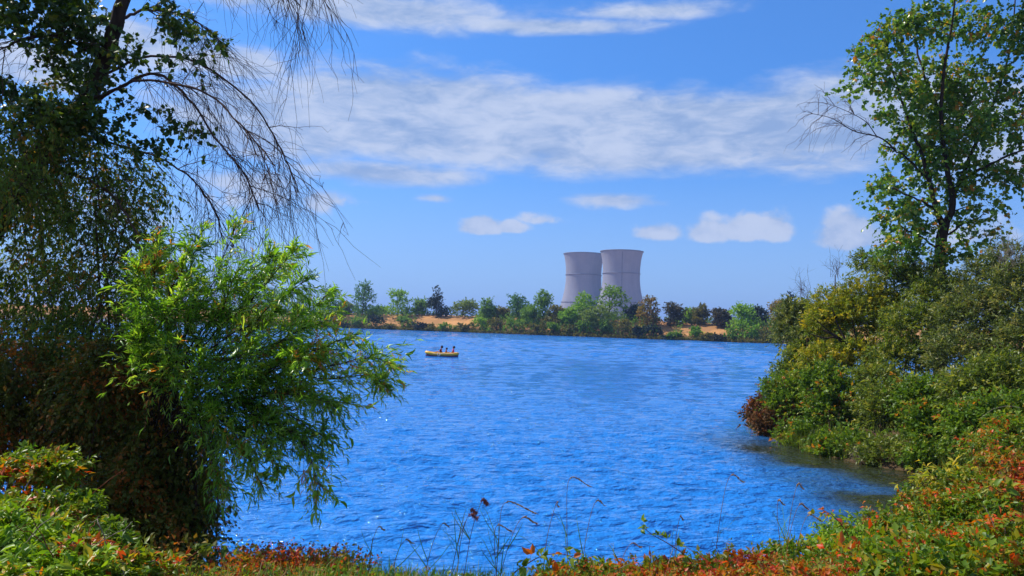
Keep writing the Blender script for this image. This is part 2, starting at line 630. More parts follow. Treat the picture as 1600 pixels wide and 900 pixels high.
def leaves_on(rng, P, n, length, width, angle=0.8, hang=0.25, flat=0.8, lo=0.12, var=0.3, rlo=0.0, rhi=1.0):
    """n leaves along each twig line P (M,K,3)"""
    M, K, _ = P.shape
    sv = np.clip(rng.uniform(lo, 1.0, (M, n)), 0, 0.9999) * (K - 1)
    i = sv.astype(int)
    f = (sv - i)[..., None]
    m = np.arange(M)[:, None]
    p = P[m, i] * (1 - f) + P[m, i + 1] * f
    t = norm(P[m, i + 1] - P[m, i])
    p, t = p.reshape(-1, 3), t.reshape(-1, 3)
    N = len(p)
    side = norm(np.cross(t, rng.normal(size=(N, 3))))
    a = angle * rng.uniform(0.5, 1.3, N)[:, None]
    D = norm(t * np.cos(a) + side * np.sin(a) + DOWN * hang * rng.uniform(0.2, 1.5, N)[:, None])
    Nn = norm(np.array([0, 0, 1.0]) * flat + rng.normal(size=(N, 3)) * 0.6)
    tw_size = np.repeat(rng.uniform(0.72, 1.22, M), n)
    L = length * tw_size * np.clip(rng.normal(1, var, N), 0.35, 1.8)
    W = width / length * L * rng.uniform(0.8, 1.2, N)
    ph = rng.uniform(0, 6.28, 3)
    wv = 1.6 / (length * 12) ** 0.5
    patch = 0.5 + 0.5 * np.sin(p[:, 0] * 2.3 * wv + ph[0]) * np.sin((p[:, 1] + p[:, 2]) * 2.9 * wv + ph[1] + np.sin(p[:, 0] * wv * 1.1))
    r = 0.4 * np.repeat(rng.uniform(0, 1, M), n) + 0.3 * patch + 0.3 * rng.uniform(0, 1, N)
    return p, D, Nn, L, W, np.clip((r - 0.5) * 1.6 + 0.5, 0.01, 0.99)


def cat_leaves(*ls):
    return tuple(np.concatenate([l[k] for l in ls]) for k in range(6))


def clump(px, py, Y, rx, ry, rd=None):
    """an ellipsoid of foliage: centre, radii (sideways, in depth, up) in metres"""
    c = at(px, py, Y)
    k = Y / FPX
    rx, ry = rx * k, ry * k
    return np.array([*c, rx, rd if rd else 0.8 * max(min(rx, ry), 0.6 * rx), ry])


def clump_twigs(rng, C, n, L, out=0.9, up=0.4, wild=0.6, droop=0.2, core=0.45, K=5):
    C = np.asarray(C)
    vol = (C[:, 3] * C[:, 5]) ** 0.75 * C[:, 4] ** 0.5
    idx = rng.choice(len(C), n, p=vol / vol.sum())
    u = runit(rng, n)
    r = rng.uniform(0, 1, n)[:, None] ** core
    c, R = C[idx, :3], C[idx, 3:]
    B = c + u * R * r * 0.85
    D = norm(norm(u * R) * out + np.array([0, 0, up]) + runit(rng, n) * wild)
    return twig_lines(rng, B, D, L * rng.uniform(0.5, 1.25, n), droop * rng.uniform(0.3, 1.6, n), K)


def stems_to(rng, base, C, spread, n_max=14):
    """curved stems from the plant's base into its clumps"""
    out = []
    C = np.asarray(C)
    for c in C[:n_max]:
        b = base + np.array([rng.normal(0, spread), rng.normal(0, spread), -0.05])
        e = c[:3] + rng.normal(0, 0.2, 3) * c[3:]
        mid = b * 0.5 + e * 0.5 + np.array([0, 0, 0.18 * np.linalg.norm(e[:2] - b[:2])]) + rng.normal(0, 0.08, 3) * np.linalg.norm(e - b)
        out.append(spline([b, mid, e], 9))
    return np.array(out)


def shrub(name, label, cat, group, C, seed, n_twig, twig_len, n_leaf, ll, lw, kind, mat, base=None, wood=None, stem_r=0.02,
          up=0.5, out=0.8, wild=0.6, droop=0.15, hang=0.2, angle=0.8, indiv=0, twig_r=0.004, core=0.45, flat=0.8, extra=None, spread=0.15, twig_every=4):
    rng = np.random.default_rng(seed)
    C = np.array(C)
    if base is None:
        x, y = (C[:, 0] * C[:, 3]).sum() / C[:, 3].sum(), (C[:, 1] * C[:, 3]).sum() / C[:, 3].sum()
        base = np.array([x, y, gz(x, y)])
    p = Plant(name, base, label, cat, group)
    wood = wood or TWIG
    st = stems_to(rng, np.asarray(base, float), C, spread)
    R = stem_r * np.linspace(1, 0.3, 9)[None] * rng.uniform(0.7, 1.2, len(st))[:, None]
    for k in range(len(st)):
        p.tube('stem', st[k:k + 1], R[k:k + 1], wood, 6)
    T = clump_twigs(rng, C, n_twig, twig_len, out, up, wild, droop, core)
    tw = T[::twig_every][:, [0, 2, 4]]
    p.tube('twigs', tw, np.broadcast_to(np.linspace(1, 0.35, 3) * twig_r, tw.shape[:2]), wood, 3, 'stuff')
    lv = leaves_on(rng, T, n_leaf, ll, lw, angle, hang, flat)
    p.leaves('foliage', kind, lv, mat, indiv)
    if extra:
        extra(p, rng)
    return p


LM = {
    'willow': leaf_mat('willow_leaf', [(0, (0.080, 0.213, 0.018)), (0.5, (0.193, 0.425, 0.032)), (0.93, (0.432, 0.600, 0.091)), (0.97, (0.600, 0.284, 0.045)), (1, (0.600, 0.213, 0.031))], 0.55, 0.3, 0.6),
    'bramble': leaf_mat('bramble_leaf', [(0, (0.055, 0.143, 0.010)), (0.55, (0.150, 0.245, 0.012)), (0.82, (0.301, 0.245, 0.015)), (0.9, (0.575, 0.163, 0.012)), (1, (0.600, 0.061, 0.010))], 0.45, 0.42),
    'bramble_lush': leaf_mat('bramble_lush', [(0, (0.090, 0.217, 0.013)), (0.7, (0.236, 0.383, 0.018)), (0.93, (0.435, 0.357, 0.025)), (1, (0.600, 0.178, 0.015))], 0.45, 0.4),
    'bramble_red': leaf_mat('bramble_red', [(0, (0.092, 0.172, 0.014)), (0.35, (0.230, 0.230, 0.017)), (0.55, (0.460, 0.149, 0.014)), (0.8, (0.483, 0.057, 0.017)), (1, (0.230, 0.023, 0.017))], 0.45, 0.45),
    'cottonwood': leaf_mat('cottonwood_leaf', [(0, (0.060, 0.157, 0.019)), (0.65, (0.144, 0.280, 0.029)), (0.93, (0.360, 0.358, 0.048)), (1, (0.600, 0.224, 0.032))], 0.45, 0.33, 0.5),
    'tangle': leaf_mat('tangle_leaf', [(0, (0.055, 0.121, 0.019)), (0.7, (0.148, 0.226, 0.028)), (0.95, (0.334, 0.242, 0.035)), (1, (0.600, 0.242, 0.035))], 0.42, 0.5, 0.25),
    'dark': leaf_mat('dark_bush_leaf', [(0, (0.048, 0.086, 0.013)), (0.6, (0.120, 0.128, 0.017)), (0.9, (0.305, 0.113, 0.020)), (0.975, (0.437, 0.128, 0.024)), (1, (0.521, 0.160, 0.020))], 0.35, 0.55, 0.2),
    'yellow': leaf_mat('yellow_willow_leaf', [(0, (0.104, 0.176, 0.020)), (0.6, (0.260, 0.303, 0.026)), (1, (0.557, 0.431, 0.032))], 0.45, 0.45),
    'olive': leaf_mat('olive_willow_leaf', [(0, (0.071, 0.124, 0.017)), (0.7, (0.179, 0.248, 0.037)), (1, (0.357, 0.343, 0.072))], 0.45, 0.4, 0.45),
    'grey': leaf_mat('grey_willow_leaf', [(0, (0.067, 0.108, 0.027)), (0.7, (0.157, 0.206, 0.054)), (1, (0.381, 0.358, 0.122))], 0.40, 0.4, 0.5),
    'green': leaf_mat('green_shrub_leaf', [(0, (0.064, 0.143, 0.012)), (0.7, (0.151, 0.260, 0.022)), (0.96, (0.328, 0.336, 0.036)), (1, (0.600, 0.118, 0.024))], 0.45, 0.42, 0.4),
    'rust': leaf_mat('rust_leaf', [(0, (0.070, 0.048, 0.018)), (0.6, (0.147, 0.067, 0.027)), (1, (0.294, 0.095, 0.027))], 0.25, 0.6, 0.2),
    'far_green': leaf_mat('far_green_leaf', [(0, (0.064, 0.166, 0.021)), (1, (0.202, 0.352, 0.037))], 0.42, 0.6, 0.2),
    'far_bright': leaf_mat('far_bright_leaf', [(0, (0.090, 0.228, 0.018)), (1, (0.277, 0.476, 0.037))], 0.42, 0.6, 0.2),
    'far_blue': leaf_mat('far_blue_leaf', [(0, (0.041, 0.142, 0.047)), (1, (0.124, 0.265, 0.093))], 0.40, 0.6, 0.2),
    'far_pale': leaf_mat('far_pale_leaf', [(0, (0.101, 0.165, 0.040)), (1, (0.216, 0.303, 0.070))], 0.40, 0.6, 0.2),
    'far_dark': leaf_mat('far_dark_leaf', [(0, (0.012, 0.03, 0.022)), (1, (0.03, 0.055, 0.04))], 0.1, 0.6, 0.2),
    'far_plum': leaf_mat('far_plum_leaf', [(0, (0.036, 0.042, 0.024)), (1, (0.108, 0.090, 0.042))], 0.30, 0.6, 0.2),
    'far_brown': leaf_mat('far_brown_leaf', [(0, (0.118, 0.081, 0.022)), (0.5, (0.235, 0.145, 0.034)), (1, (0.196, 0.225, 0.028))], 0.35, 0.6, 0.2),
    'far_olive': leaf_mat('far_olive_leaf', [(0, (0.069, 0.081, 0.014)), (1, (0.216, 0.193, 0.034))], 0.35, 0.6, 0.2),
}

# ------------------------------------------------------------------ cooling towers
m, t, out = new_mat('tower_concrete')
geo = t.new('ShaderNodeTexCoord').outputs['Object']
st = t.noise(t.scaled(geo, (0.12, 0.12, 0.012)), 1.0, 5.0, 0.65)
bl = t.noise(geo, 0.05, 4.0, 0.6)
sp = t.new('ShaderNodeSeparateXYZ')
t.l.new(geo, sp.inputs[0])
lift = t.smooth(t.m('PINGPONG', sp.outputs[2], 2.0), 0.0, 0.25, 0.9, 1.0)       # casting lifts of the shell
c = t.ramp(t.m('ADD', t.m('MULTIPLY', st, 0.6), t.m('MULTIPLY', bl, 0.4)), [(0.3, (0.19, 0.195, 0.24)), (0.7, (0.27, 0.27, 0.32))])
c = t.mix(1.0, c, lift, 'MULTIPLY')
principled(t, out, c, 0.9, 0.15)
CONCRETE = m
BAND = plain_mat('tower_band', (0.15, 0.145, 0.18), 0.8, 0.2, 0.2, 0.2)


def revolve(prof, seg=96):
    a = np.arange(seg) * 2 * math.pi / seg
    prof = np.asarray(prof, float)
    V = np.stack([prof[:, 0:1] * np.cos(a), prof[:, 0:1] * np.sin(a), np.repeat(prof[:, 1:2], seg, 1)], -1).reshape(-1, 3)
    i, j = np.meshgrid(np.arange(len(prof) - 1), np.arange(seg), indexing='ij')
    Q = np.stack([i * seg + j, i * seg + (j + 1) % seg, (i + 1) * seg + (j + 1) % seg, (i + 1) * seg + j], -1).reshape(-1, 4)
    return V, Q


def cooling_tower(px, py_top, px_w, H, label, ladder):
    # distance from the known height of such a tower
    lo, hi = 800.0, 2500.0
    for _ in range(50):
        mid = (lo + hi) / 2
        if at(px, py_top, mid)[2] < H: lo = mid
        else: hi = mid
    Y = lo
    top = at(px, py_top, Y)
    k = px_w * Y / FPX / 2 / 36.5
    root = tag(empty('cooling_tower', (top[0], top[1], 4.0)), label, 'cooling tower', 'cooling towers beyond the lake')
    key = np.array([(130, 36.6), (127, 35.6), (120, 33.9), (110, 32.5), (100, 31.8), (92, 31.6), (80, 31.9), (70, 32.8), (58, 35.0), (43, 38.6), (25, 43.2), (0, 49.5)]) * np.array([1, k])
    zz = np.linspace(H - 4, -1.0, 90)
    rr = np.interp(-zz, -(key[:, 0] - 4), key[:, 1])
    rr = np.convolve(np.pad(rr, 3, mode='edge'), np.ones(7) / 7, 'valid')
    prof = list(zip(rr, zz))
    inner = [(r - 1.0, z) for r, z in prof[:40]][::-1]
    V, Q = revolve(inner + prof)
    shell = obj('shell', mesh_from('shell', V, Q, smooth=True), CONCRETE, root)
    r0 = rr[0]
    V, Q = revolve([(r0 - 1.2, H - 4.4), (r0 + 0.9, H - 4.9), (r0 + 1.0, H - 3.4), (r0 - 1.2, H - 3.3), (r0 - 1.2, H - 4.4)])
    obj('rim', mesh_from('rim', V, Q), BAND, root)
    for zb in (88.5, 39.5):
        rb = float(np.interp(-zb, -zz, rr))
        V, Q = revolve([(rb - 0.2, zb - 0.9), (rb + 1.0, zb - 0.8), (rb + 1.0, zb + 0.6), (rb - 0.2, zb + 0.7)])
        obj('ring_walkway', mesh_from('ring_walkway', V, Q), BAND, shell)
    if ladder:
        az0 = math.atan2(-top[1], -top[0]) + 0.03
        P = np.array([[(r + 0.35) * math.cos(az0), (r + 0.35) * math.sin(az0), z] for r, z in prof[2:70]])
        V, Q = tubes(P[None], np.full((1, len(P)), 0.6), 4)
        obj('ladder_cage', mesh_from('ladder_cage', V, Q), BAND, shell)
    return root


cooling_tower(971.6, 393.4, 66.5, 130, 'nearer right hand concrete cooling tower with a vertical ladder line', True)
cooling_tower(912.6, 397.2, 63.5, 130, 'farther left hand concrete cooling tower partly behind the other', False)

# ------------------------------------------------------------------ the far bank
_ss = np.linspace(-1.4, 1.5, 2000)
_pp = np.array([[*far_line(s), 0.0] for s in _ss])
_px = project(_pp)[0]


def bank_point(px, off):
    """ground point in direction px, off metres behind the far water line"""
    i = int(np.argmin(np.abs(_px - px)))
    p = _pp[i]
    k = (p[1] + off) / p[1]
    x, y = p[0] * k, p[1] * k
    return np.array([x, y, gz(x, y)])


def far_tree(px, top, hw, off, style, mat, label, n=3500, leaf=0.55, name='tree', low=0.04, seed=None, group='trees on the far bank'):
    rng = np.random.default_rng(seed if seed is not None else int(px * 7 + top))
    b = bank_point(px, off)
    H = at(px, top, b[1])[2] - b[2]
    W = 1.12 * hw * b[1] / FPX
    p = Plant(name, b, label, 'tree', group)
    tr = max(0.12, 0.02 * H)
    lean = rng.normal(0, 0.05, 2) * H
    tp = np.array([b + np.array([0, 0, -0.3]), b + np.array([lean[0] * 0.3, lean[1] * 0.3, H * 0.35]), b + np.array([*lean, H * 0.82])])
    P = spline(tp, 10)
    p.tube('trunk', P[None], (tr * np.linspace(1, 0.25, 10))[None], BARK_DARK, 7)
    C = []
    if style == 'cone':
        for k in range(26):
            f = rng.uniform(0.0, 1.0)
            z = H * (low + (1 - low) * f)
            r = W * (1 - f) ** 0.75 + 0.15
            a = rng.uniform(0, 6.28)
            C.append((b[0] + math.cos(a) * r * 0.55, b[1] + math.sin(a) * r * 0.55, b[2] + z * 0.97, r * 0.5, r * 0.5, H * 0.08))
    else:
        nk = {'round': 24, 'poplar': 22, 'spiky': 22, 'loose': 17}[style]
        for k in range(nk):
            f = rng.uniform(0, 1) if k > 2 else (0.95, 0.8, 0.6)[k]
            z = H * (low + (1 - low) * f * 0.95)
            prof = {'round': math.sin(math.pi * (0.12 + 0.80 * f)) ** 0.6, 'poplar': math.sin(math.pi * (0.15 + 0.8 * f)) ** 0.8,
                    'spiky': (1.05 - f) ** 0.6, 'loose': math.sin(math.pi * (0.2 + 0.7 * f)) ** 0.6}[style]
            r = W * prof
            a = rng.uniform(0, 6.28)
            q = math.sqrt(rng.uniform(0, 1)) * 0.8
            cr = W * rng.uniform(0.3, 0.5)
            C.append((b[0] + math.cos(a) * r * q + lean[0] * f, b[1] + math.sin(a) * r * q, b[2] + z, cr, cr, min(cr, H * 0.14) * rng.uniform(0.7, 1.2)))
    C = np.array(C)
    lim = []
    for c in C[:9]:
        j = int(np.clip((c[2] - b[2]) / H * 9 * 0.8, 1, 8))
        lim.append(spline([P[j], (P[j] + c[:3]) / 2 + (0, 0, 0.05 * H), c[:3]], 6))
    p.tube('limbs', np.array(lim), np.broadcast_to(np.linspace(0.5, 0.15, 6) * tr, (len(lim), 6)), BARK_DARK, 4)
    up = {'cone': 0.1, 'spiky': 0.9, 'poplar': 0.7}.get(style, 0.4)
    T = clump_twigs(rng, C, max(60, n // 8), min(1.6, 0.45 * W + 0.3) * (1.3 if style == 'spiky' else 1.0), 0.9, up, 0.6, 0.15, 0.5, K=4)
    lv = leaves_on(rng, T, 9, leaf, leaf * 0.62, 0.9, 0.2)
    p.leaves('crown', 'diamond', lv, LM[mat])
    return p


TREES = [  # px, top, half width, metres behind the water line, style, leaf, label
    (512, 447, 22, 10, 'round', 'far_green', 'green rounded tree at the left end of the visible far bank'),
    (566, 441, 19, 16, 'poplar', 'far_blue', 'tall blue green pointed tree on the far bank, second from the left'),
    (620, 457, 25, 18, 'spiky', 'far_bright', 'green tree with spiky upright shoots left of the dark conifer'),
    (655, 468, 13, 24, 'round', 'far_green', 'small light green tree tucked against the left side of the dark conifer'),
    (681, 449, 19, 20, 'cone', 'far_dark', 'dense dark pointed conifer standing above the dry grass'),
    (722, 470, 22, 22, 'loose', 'far_pale', 'pale green low tree just right of the dark conifer'),
    (760, 470, 14, 14, 'spiky', 'far_green', 'slim green tree between the pale tree and the blue green one'),
    (811, 463, 14, 16, 'round', 'far_blue', 'blue green round headed tree left of the cooling towers'),
    (847, 456, 13, 13, 'poplar', 'far_green', 'narrow upright green tree left of the cooling towers'),
    (870, 480, 18, 10, 'round', 'far_olive', 'low olive green tree at the foot of the left cooling tower'),
    (906, 460, 20, 12, 'round', 'far_bright', 'bright green tree in front of the left cooling tower'),
    (951, 448, 29, 16, 'round', 'far_green', 'largest green tree, standing in front of both cooling towers'),
    (930, 477, 23, 6, 'round', 'far_pale', 'light green tree at the waterside below the largest tree'),
    (990, 478, 16, 20, 'round', 'far_dark', 'dark green tree at the foot of the right cooling tower'),
    (1016, 467, 16, 10, 'round', 'far_brown', 'tree with a brownish crown right of the cooling towers'),
    (1052, 476, 15, 14, 'round', 'far_plum', 'dark plum green round tree beside the brownish tree'),
    (1076, 485, 11, 20, 'round', 'far_bright', 'small bright green tree behind the dry grass right of the towers'),
    (1093, 479, 11, 16, 'loose', 'far_olive', 'thin open crowned tree beside the small bright green one'),
    (1126, 485, 14, 14, 'round', 'far_plum', 'dark squat tree at the right end of the dry grass'),
    (1160, 480, 24, 8, 'spiky', 'far_bright', 'broad bright green tree near the right end of the far bank'),
    (1186, 482, 15, 18, 'round', 'far_dark', 'dark tree behind the broad bright green tree'),
    (1214, 474, 16, 9, 'round', 'far_brown', 'brownish green tree where the far bank meets the right promontory'),
    (1233, 459, 9, 26, 'cone', 'far_dark', 'dark conifer tip rising behind the right promontory'),
    (1302, 452, 12, 30, 'cone', 'far_dark', 'second dark conifer tip farther right behind the promontory'),
    (470, 462, 18, 14, 'round', 'far_green', 'green tree on the far bank seen through the willow'),
    (425, 455, 22, 18, 'round', 'far_blue', 'blue green tree on the far bank hidden behind the willow'),
    (1262, 480, 22, 12, 'round', 'far_green', 'green tree on the far bank hidden by the promontory willows'),
    (540, 475, 13, 22, 'round', 'far_pale', 'pale small tree behind the blue green pointed tree'),
    (590, 480, 14, 26, 'round', 'far_blue', 'low bluish tree behind the spiky green tree'),
    (785, 484, 18, 20, 'round', 'far_olive', 'low olive tree left of the blue green round tree'),
    (828, 480, 15, 9, 'round', 'far_green', 'low green tree below the narrow upright tree'),
    (888, 486, 14, 7, 'round', 'far_bright', 'small bright green tree at the waterside below the left tower'),
]
for tr in TREES:
    far_tree(*tr)

SHRUBS = [  # px, top, half width, offset, leaf, words
    (506, 495, 18, 2, 'far_plum', 'dark brown shrub at the far left of the far water line'),
    (532, 497, 14, 2, 'far_olive', 'olive shrub near the left end of the far water line'),
    (560, 494, 15, 3, 'far_green', 'green shrub below the blue green pointed tree'),
    (587, 491, 15, 3, 'far_dark', 'dark shrub left of the first strip of dry grass'),
    (634, 494, 13, 4, 'far_green', 'rounded green shrub between two strips of dry grass'),
    (655, 503, 11, 2, 'far_dark', 'dark low shrub at the water below the conifer'),
    (676, 505, 12, 2, 'far_olive', 'low olive shrub at the water below the conifer'),
    (700, 506, 14, 2, 'far_green', 'low green shrub right of the conifer at the water'),
    (727, 506, 13, 2, 'far_olive', 'low olive shrub below the pale green tree'),
    (752, 496, 14, 4, 'far_bright', 'bright green shrub below the slim green tree'),
    (778, 498, 16, 4, 'far_olive', 'broad olive shrub right of the slim green tree'),
    (806, 497, 15, 3, 'far_green', 'green shrub below the blue green round tree'),
    (838, 500, 17, 2, 'far_olive', 'broad olive shrub below the narrow upright tree'),
    (864, 504, 13, 2, 'far_green', 'low green shrub below the left cooling tower'),
    (890, 508, 14, 2, 'far_olive', 'low olive shrub at the water below the bright tree'),
    (912, 502, 13, 2, 'far_green', 'green waterside shrub left of the light green tree'),
    (945, 500, 14, 3, 'far_green', 'green waterside shrub right of the light green tree'),
    (974, 498, 18, 3, 'far_olive', 'rounded olive shrub at the water below the right tower'),
    (1000, 510, 11, 2, 'far_dark', 'dark low shrub beside the rounded olive one'),
    (1022, 506, 16, 2, 'far_dark', 'dark shrub below the brownish tree'),
    (1055, 520, 11, 2, 'far_green', 'green low shrub below the strip of dry grass right of the towers'),
    (1088, 512, 9, 3, 'far_bright', 'small bright shrub in the dry grass right of the towers'),
    (1108, 522, 11, 2, 'far_olive', 'low olive shrub right of the small bright shrub'),
    (1146, 514, 14, 3, 'far_green', 'green shrub below the dark squat tree'),
    (1172, 508, 16, 3, 'far_bright', 'bright shrub below the broad bright green tree'),
    (1200, 514, 16, 2, 'far_olive', 'olive shrub beside the right promontory at the far water line'),
    (1045, 524, 9, 1, 'far_dark', 'tiny dark shrub at the water under the dry grass'),
    (1123, 524, 10, 1, 'far_plum', 'tiny plum shrub at the water right of the dry grass'),
    (545, 506, 12, 1, 'far_dark', 'tiny dark shrub at the water under the pointed tree'),
    (612, 508, 11, 1, 'far_olive', 'tiny olive shrub at the water under the dry grass'),
]
for (px, top, hw, off, mt, lab) in SHRUBS:
    rng = np.random.default_rng(px)
    b = bank_point(px, off)
    k = b[1] / FPX
    H = at(px, top, b[1])[2] - b[2]
    W = hw * k
    C = [(b[0] + rng.uniform(-0.75, 0.75) * W, b[1] + rng.uniform(-0.5, 0.5) * W, b[2] + H * rng.uniform(0.15, 0.8),
          W * rng.uniform(0.3, 0.5), W * 0.4, H * rng.uniform(0.16, 0.28)) for _ in range(8)]
    shrub('shrub', lab, 'shrub', 'shrubs along the far water line', C, px, 180, 0.9, 9, 0.46, 0.32, 'diamond', LM[mt],
          base=b, wood=BARK_DARK, stem_r=0.06, twig_r=0.02, spread=0.3)

# scrub between the trees of the far bank, open only where the dry grass shows
rng = np.random.default_rng(78)
n = 9000
pxs = rng.uniform(330, 1330, n)
gap = np.zeros(n)
for a_, b_ in ((538, 556), (596, 625), (648, 745), (1026, 1058), (1062, 1150)):
    gap = np.maximum(gap, (pxs > a_) & (pxs < b_))
lump = np.sin(pxs * 0.31) * np.sin(pxs * 0.117 + 2)
off = rng.uniform(1.0, 26.0, n)
keep = (gap < 0.5) & (lump > -0.45) | (off > 22)
pxs, off, lump = pxs[keep], off[keep], lump[keep]
q = _pp[np.array([int(np.argmin(np.abs(_px - v))) for v in pxs])]
kk = (q[:, 1] + off) / q[:, 1]
gx, gy = q[:, 0] * kk, q[:, 1] * kk
B = np.column_stack([gx, gy, ground_z(gx, gy) - 0.05])
n = len(B)
T = twig_lines(rng, B, norm(np.array([0, 0, 1.0]) + rng.normal(0, 0.35, (n, 3))), (2.6 + 1.4 * lump) * rng.uniform(0.5, 1.3, n), np.full(n, 0.1), 4)
V, TT, rr = leaf_mesh('diamond', *leaves_on(rng, T, 8, 0.5, 0.32, 0.8, 0.1))
tag(obj('bank_scrub', mesh_from('bank_scrub', V, TT, rr), LM['far_green'], kind='stuff'), 'green scrub filling between the trees of the far bank', 'scrub')

# low growth along the far water line: one mass nobody could count
rng = np.random.default_rng(77)
n = 5200
sv = rng.uniform(-0.5, 1.3, n)
pts = np.array([far_line(s) for s in sv])
nrm = np.array([-(FAR_B - FAR_A)[1], (FAR_B - FAR_A)[0]])
nrm = nrm / np.linalg.norm(nrm)
if nrm[1] < 0: nrm = -nrm
patchy = 0.4 + 0.6 * (np.sin(sv * 55) * np.sin(sv * 23 + 1) > -0.25)
pts = pts + nrm * (rng.uniform(-0.3, 1.0, n) ** 2 * 4.5 * patchy)[:, None]
B = np.column_stack([pts, ground_z(pts[:, 0], pts[:, 1]) - 0.05])
T = twig_lines(rng, B, norm(np.array([0, 0, 1.0]) + rng.normal(0, 0.4, (n, 3))), rng.uniform(0.4, 1.3, n), np.full(n, 0.1), 3)
P_, D_, N_, L_, W_, R_ = leaves_on(rng, T, 6, 0.42, 0.22, 0.7, 0.1)
V, TT, rr = leaf_mesh('diamond', P_, D_, N_, L_, W_, R_)
tag(obj('bank_growth', mesh_from('bank_growth', V, TT, rr), LM['far_olive'], kind='stuff'), 'low olive weeds along the far water line', 'weeds')

# ------------------------------------------------------------------ raft and people
RP = on_water(690.5, 557.5)
YEL = plain_mat('raft_yellow', (0.8, 0.42, 0.03), 0.35, 0.4, 0.12, 3)
PUR = plain_mat('raft_underside', (0.09, 0.03, 0.12), 0.4, 0.4, 0.1, 3)
WHT = plain_mat('white_rope', (0.8, 0.8, 0.8), 0.5, 0.3, 0.05)
FLOORM = plain_mat('raft_floor', (0.45, 0.26, 0.05), 0.5, 0.3, 0.1)
raft = tag(empty('inflatable_raft', (RP[0], RP[1], 0.0)), 'yellow inflatable raft with dark underside carrying three people', 'raft')
raft.rotation_euler = (0, rad(-0.5), rad(4))
HL, HB = 1.72, 0.62


def oval(z, rise, inset=0.0, n=64):
    a = np.arange(n + 1) * 2 * math.pi / n
    x = (HL - inset) * np.sign(np.cos(a)) * np.abs(np.cos(a)) ** 0.6
    y = (HB - inset) * np.sign(np.sin(a)) * np.abs(np.sin(a)) ** 0.7
    zz = z + rise * np.clip((-x - 0.5) / 1.2, 0, 1) ** 2 + 0.3 * rise * np.clip((x - 0.9) / 0.8, 0, 1) ** 2
    return np.stack([x, y, zz], -1)


for nm, z, r, mt, rise, ins in (('upper_tube', 0.31, 0.165, YEL, 0.18, 0.0), ('lower_tube', 0.06, 0.15, PUR, 0.12, 0.05)):
    P = oval(z, rise, ins)
    V, Q = tubes(P[None], np.full((1, len(P)), r), 12)
    obj(nm, mesh_from(nm, V, Q, smooth=True), mt, raft)
fl = oval(0.14, 0.05, 0.1)[:-1]
V = np.vstack([fl, fl - (0, 0, 0.06), [[0, 0, 0.14]], [[0, 0, 0.08]]])
n = len(fl)
Tq = [(k, (k + 1) % n, 2 * n) for k in range(n)] + [(n + (k + 1) % n, n + k, 2 * n + 1) for k in range(n)]
obj('floor', mesh_from('floor', V, np.array(Tq)), FLOORM, raft)
a = np.linspace(math.pi * 0.9, math.pi * 2.1, 16)
P = np.stack([-0.33 + 0.14 * np.cos(a), np.full(16, -HB - 0.2), 0.36 + 0.24 * np.sin(a)], -1)
V, Q = tubes(P[None], np.full((1, 16), 0.035), 6)
obj('grab_rope', mesh_from('grab_rope', V, Q, smooth=True), WHT, raft, label='white rope loop hanging on the side')
for yy in (-1, 1):
    P = np.array([(x, yy * (HB + 0.135), 0.40 + 0.03 * math.sin(x * 9)) for x in np.linspace(-1.0, 1.25, 30)])
    V, Q = tubes(P[None], np.full((1, 30), 0.012), 5)
    obj('safety_line', mesh_from('safety_line', V, Q, smooth=True), WHT, raft)
for xx in (0.0, 0.8):
    V, Q = tubes(np.array([[(xx, -0.5, 0.26), (xx, 0, 0.28), (xx, 0.5, 0.26)]]), np.full((1, 3), 0.11), 10)
    obj('thwart', mesh_from('thwart', V, Q, smooth=True), YEL, raft)

SKIN = plain_mat('skin', (0.42, 0.19, 0.10), 0.5, 0.35, 0.1)
HAIR = plain_mat('dark_hair', (0.012, 0.010, 0.014), 0.6, 0.3, 0.2, 40)


def skin_body(name, nodes, edges, mat, parent, root):
    names = list(nodes)
    me = bpy.data.meshes.new(name)
    me.from_pydata([nodes[k][0] for k in names], [(names.index(a), names.index(b)) for a, b in edges], [])
    me.update()
    o = bpy.data.objects.new(name, me)
    COL.objects.link(o)
    me.materials.append(mat)
    o.parent = parent
    md = o.modifiers.new('skin', 'SKIN')
    sv = me.skin_vertices[0].data if me.skin_vertices else None
    if sv is None:
        me.attributes  # a skin layer is added with the modifier below
        with bpy.context.temp_override(object=o, active_object=o, selected_objects=[o]):
            bpy.ops.mesh.customdata_skin_add()
        sv = me.skin_vertices[0].data
    for k, nme in enumerate(names):
        r = nodes[nme][1]
        sv[k].radius = r if isinstance(r, tuple) else (r, r)
        sv[k].use_root = (nme == root)
    md.use_smooth_shade = True
    ss = o.modifiers.new('subdivision', 'SUBSURF')
    ss.levels = ss.render_levels = 1
    return o


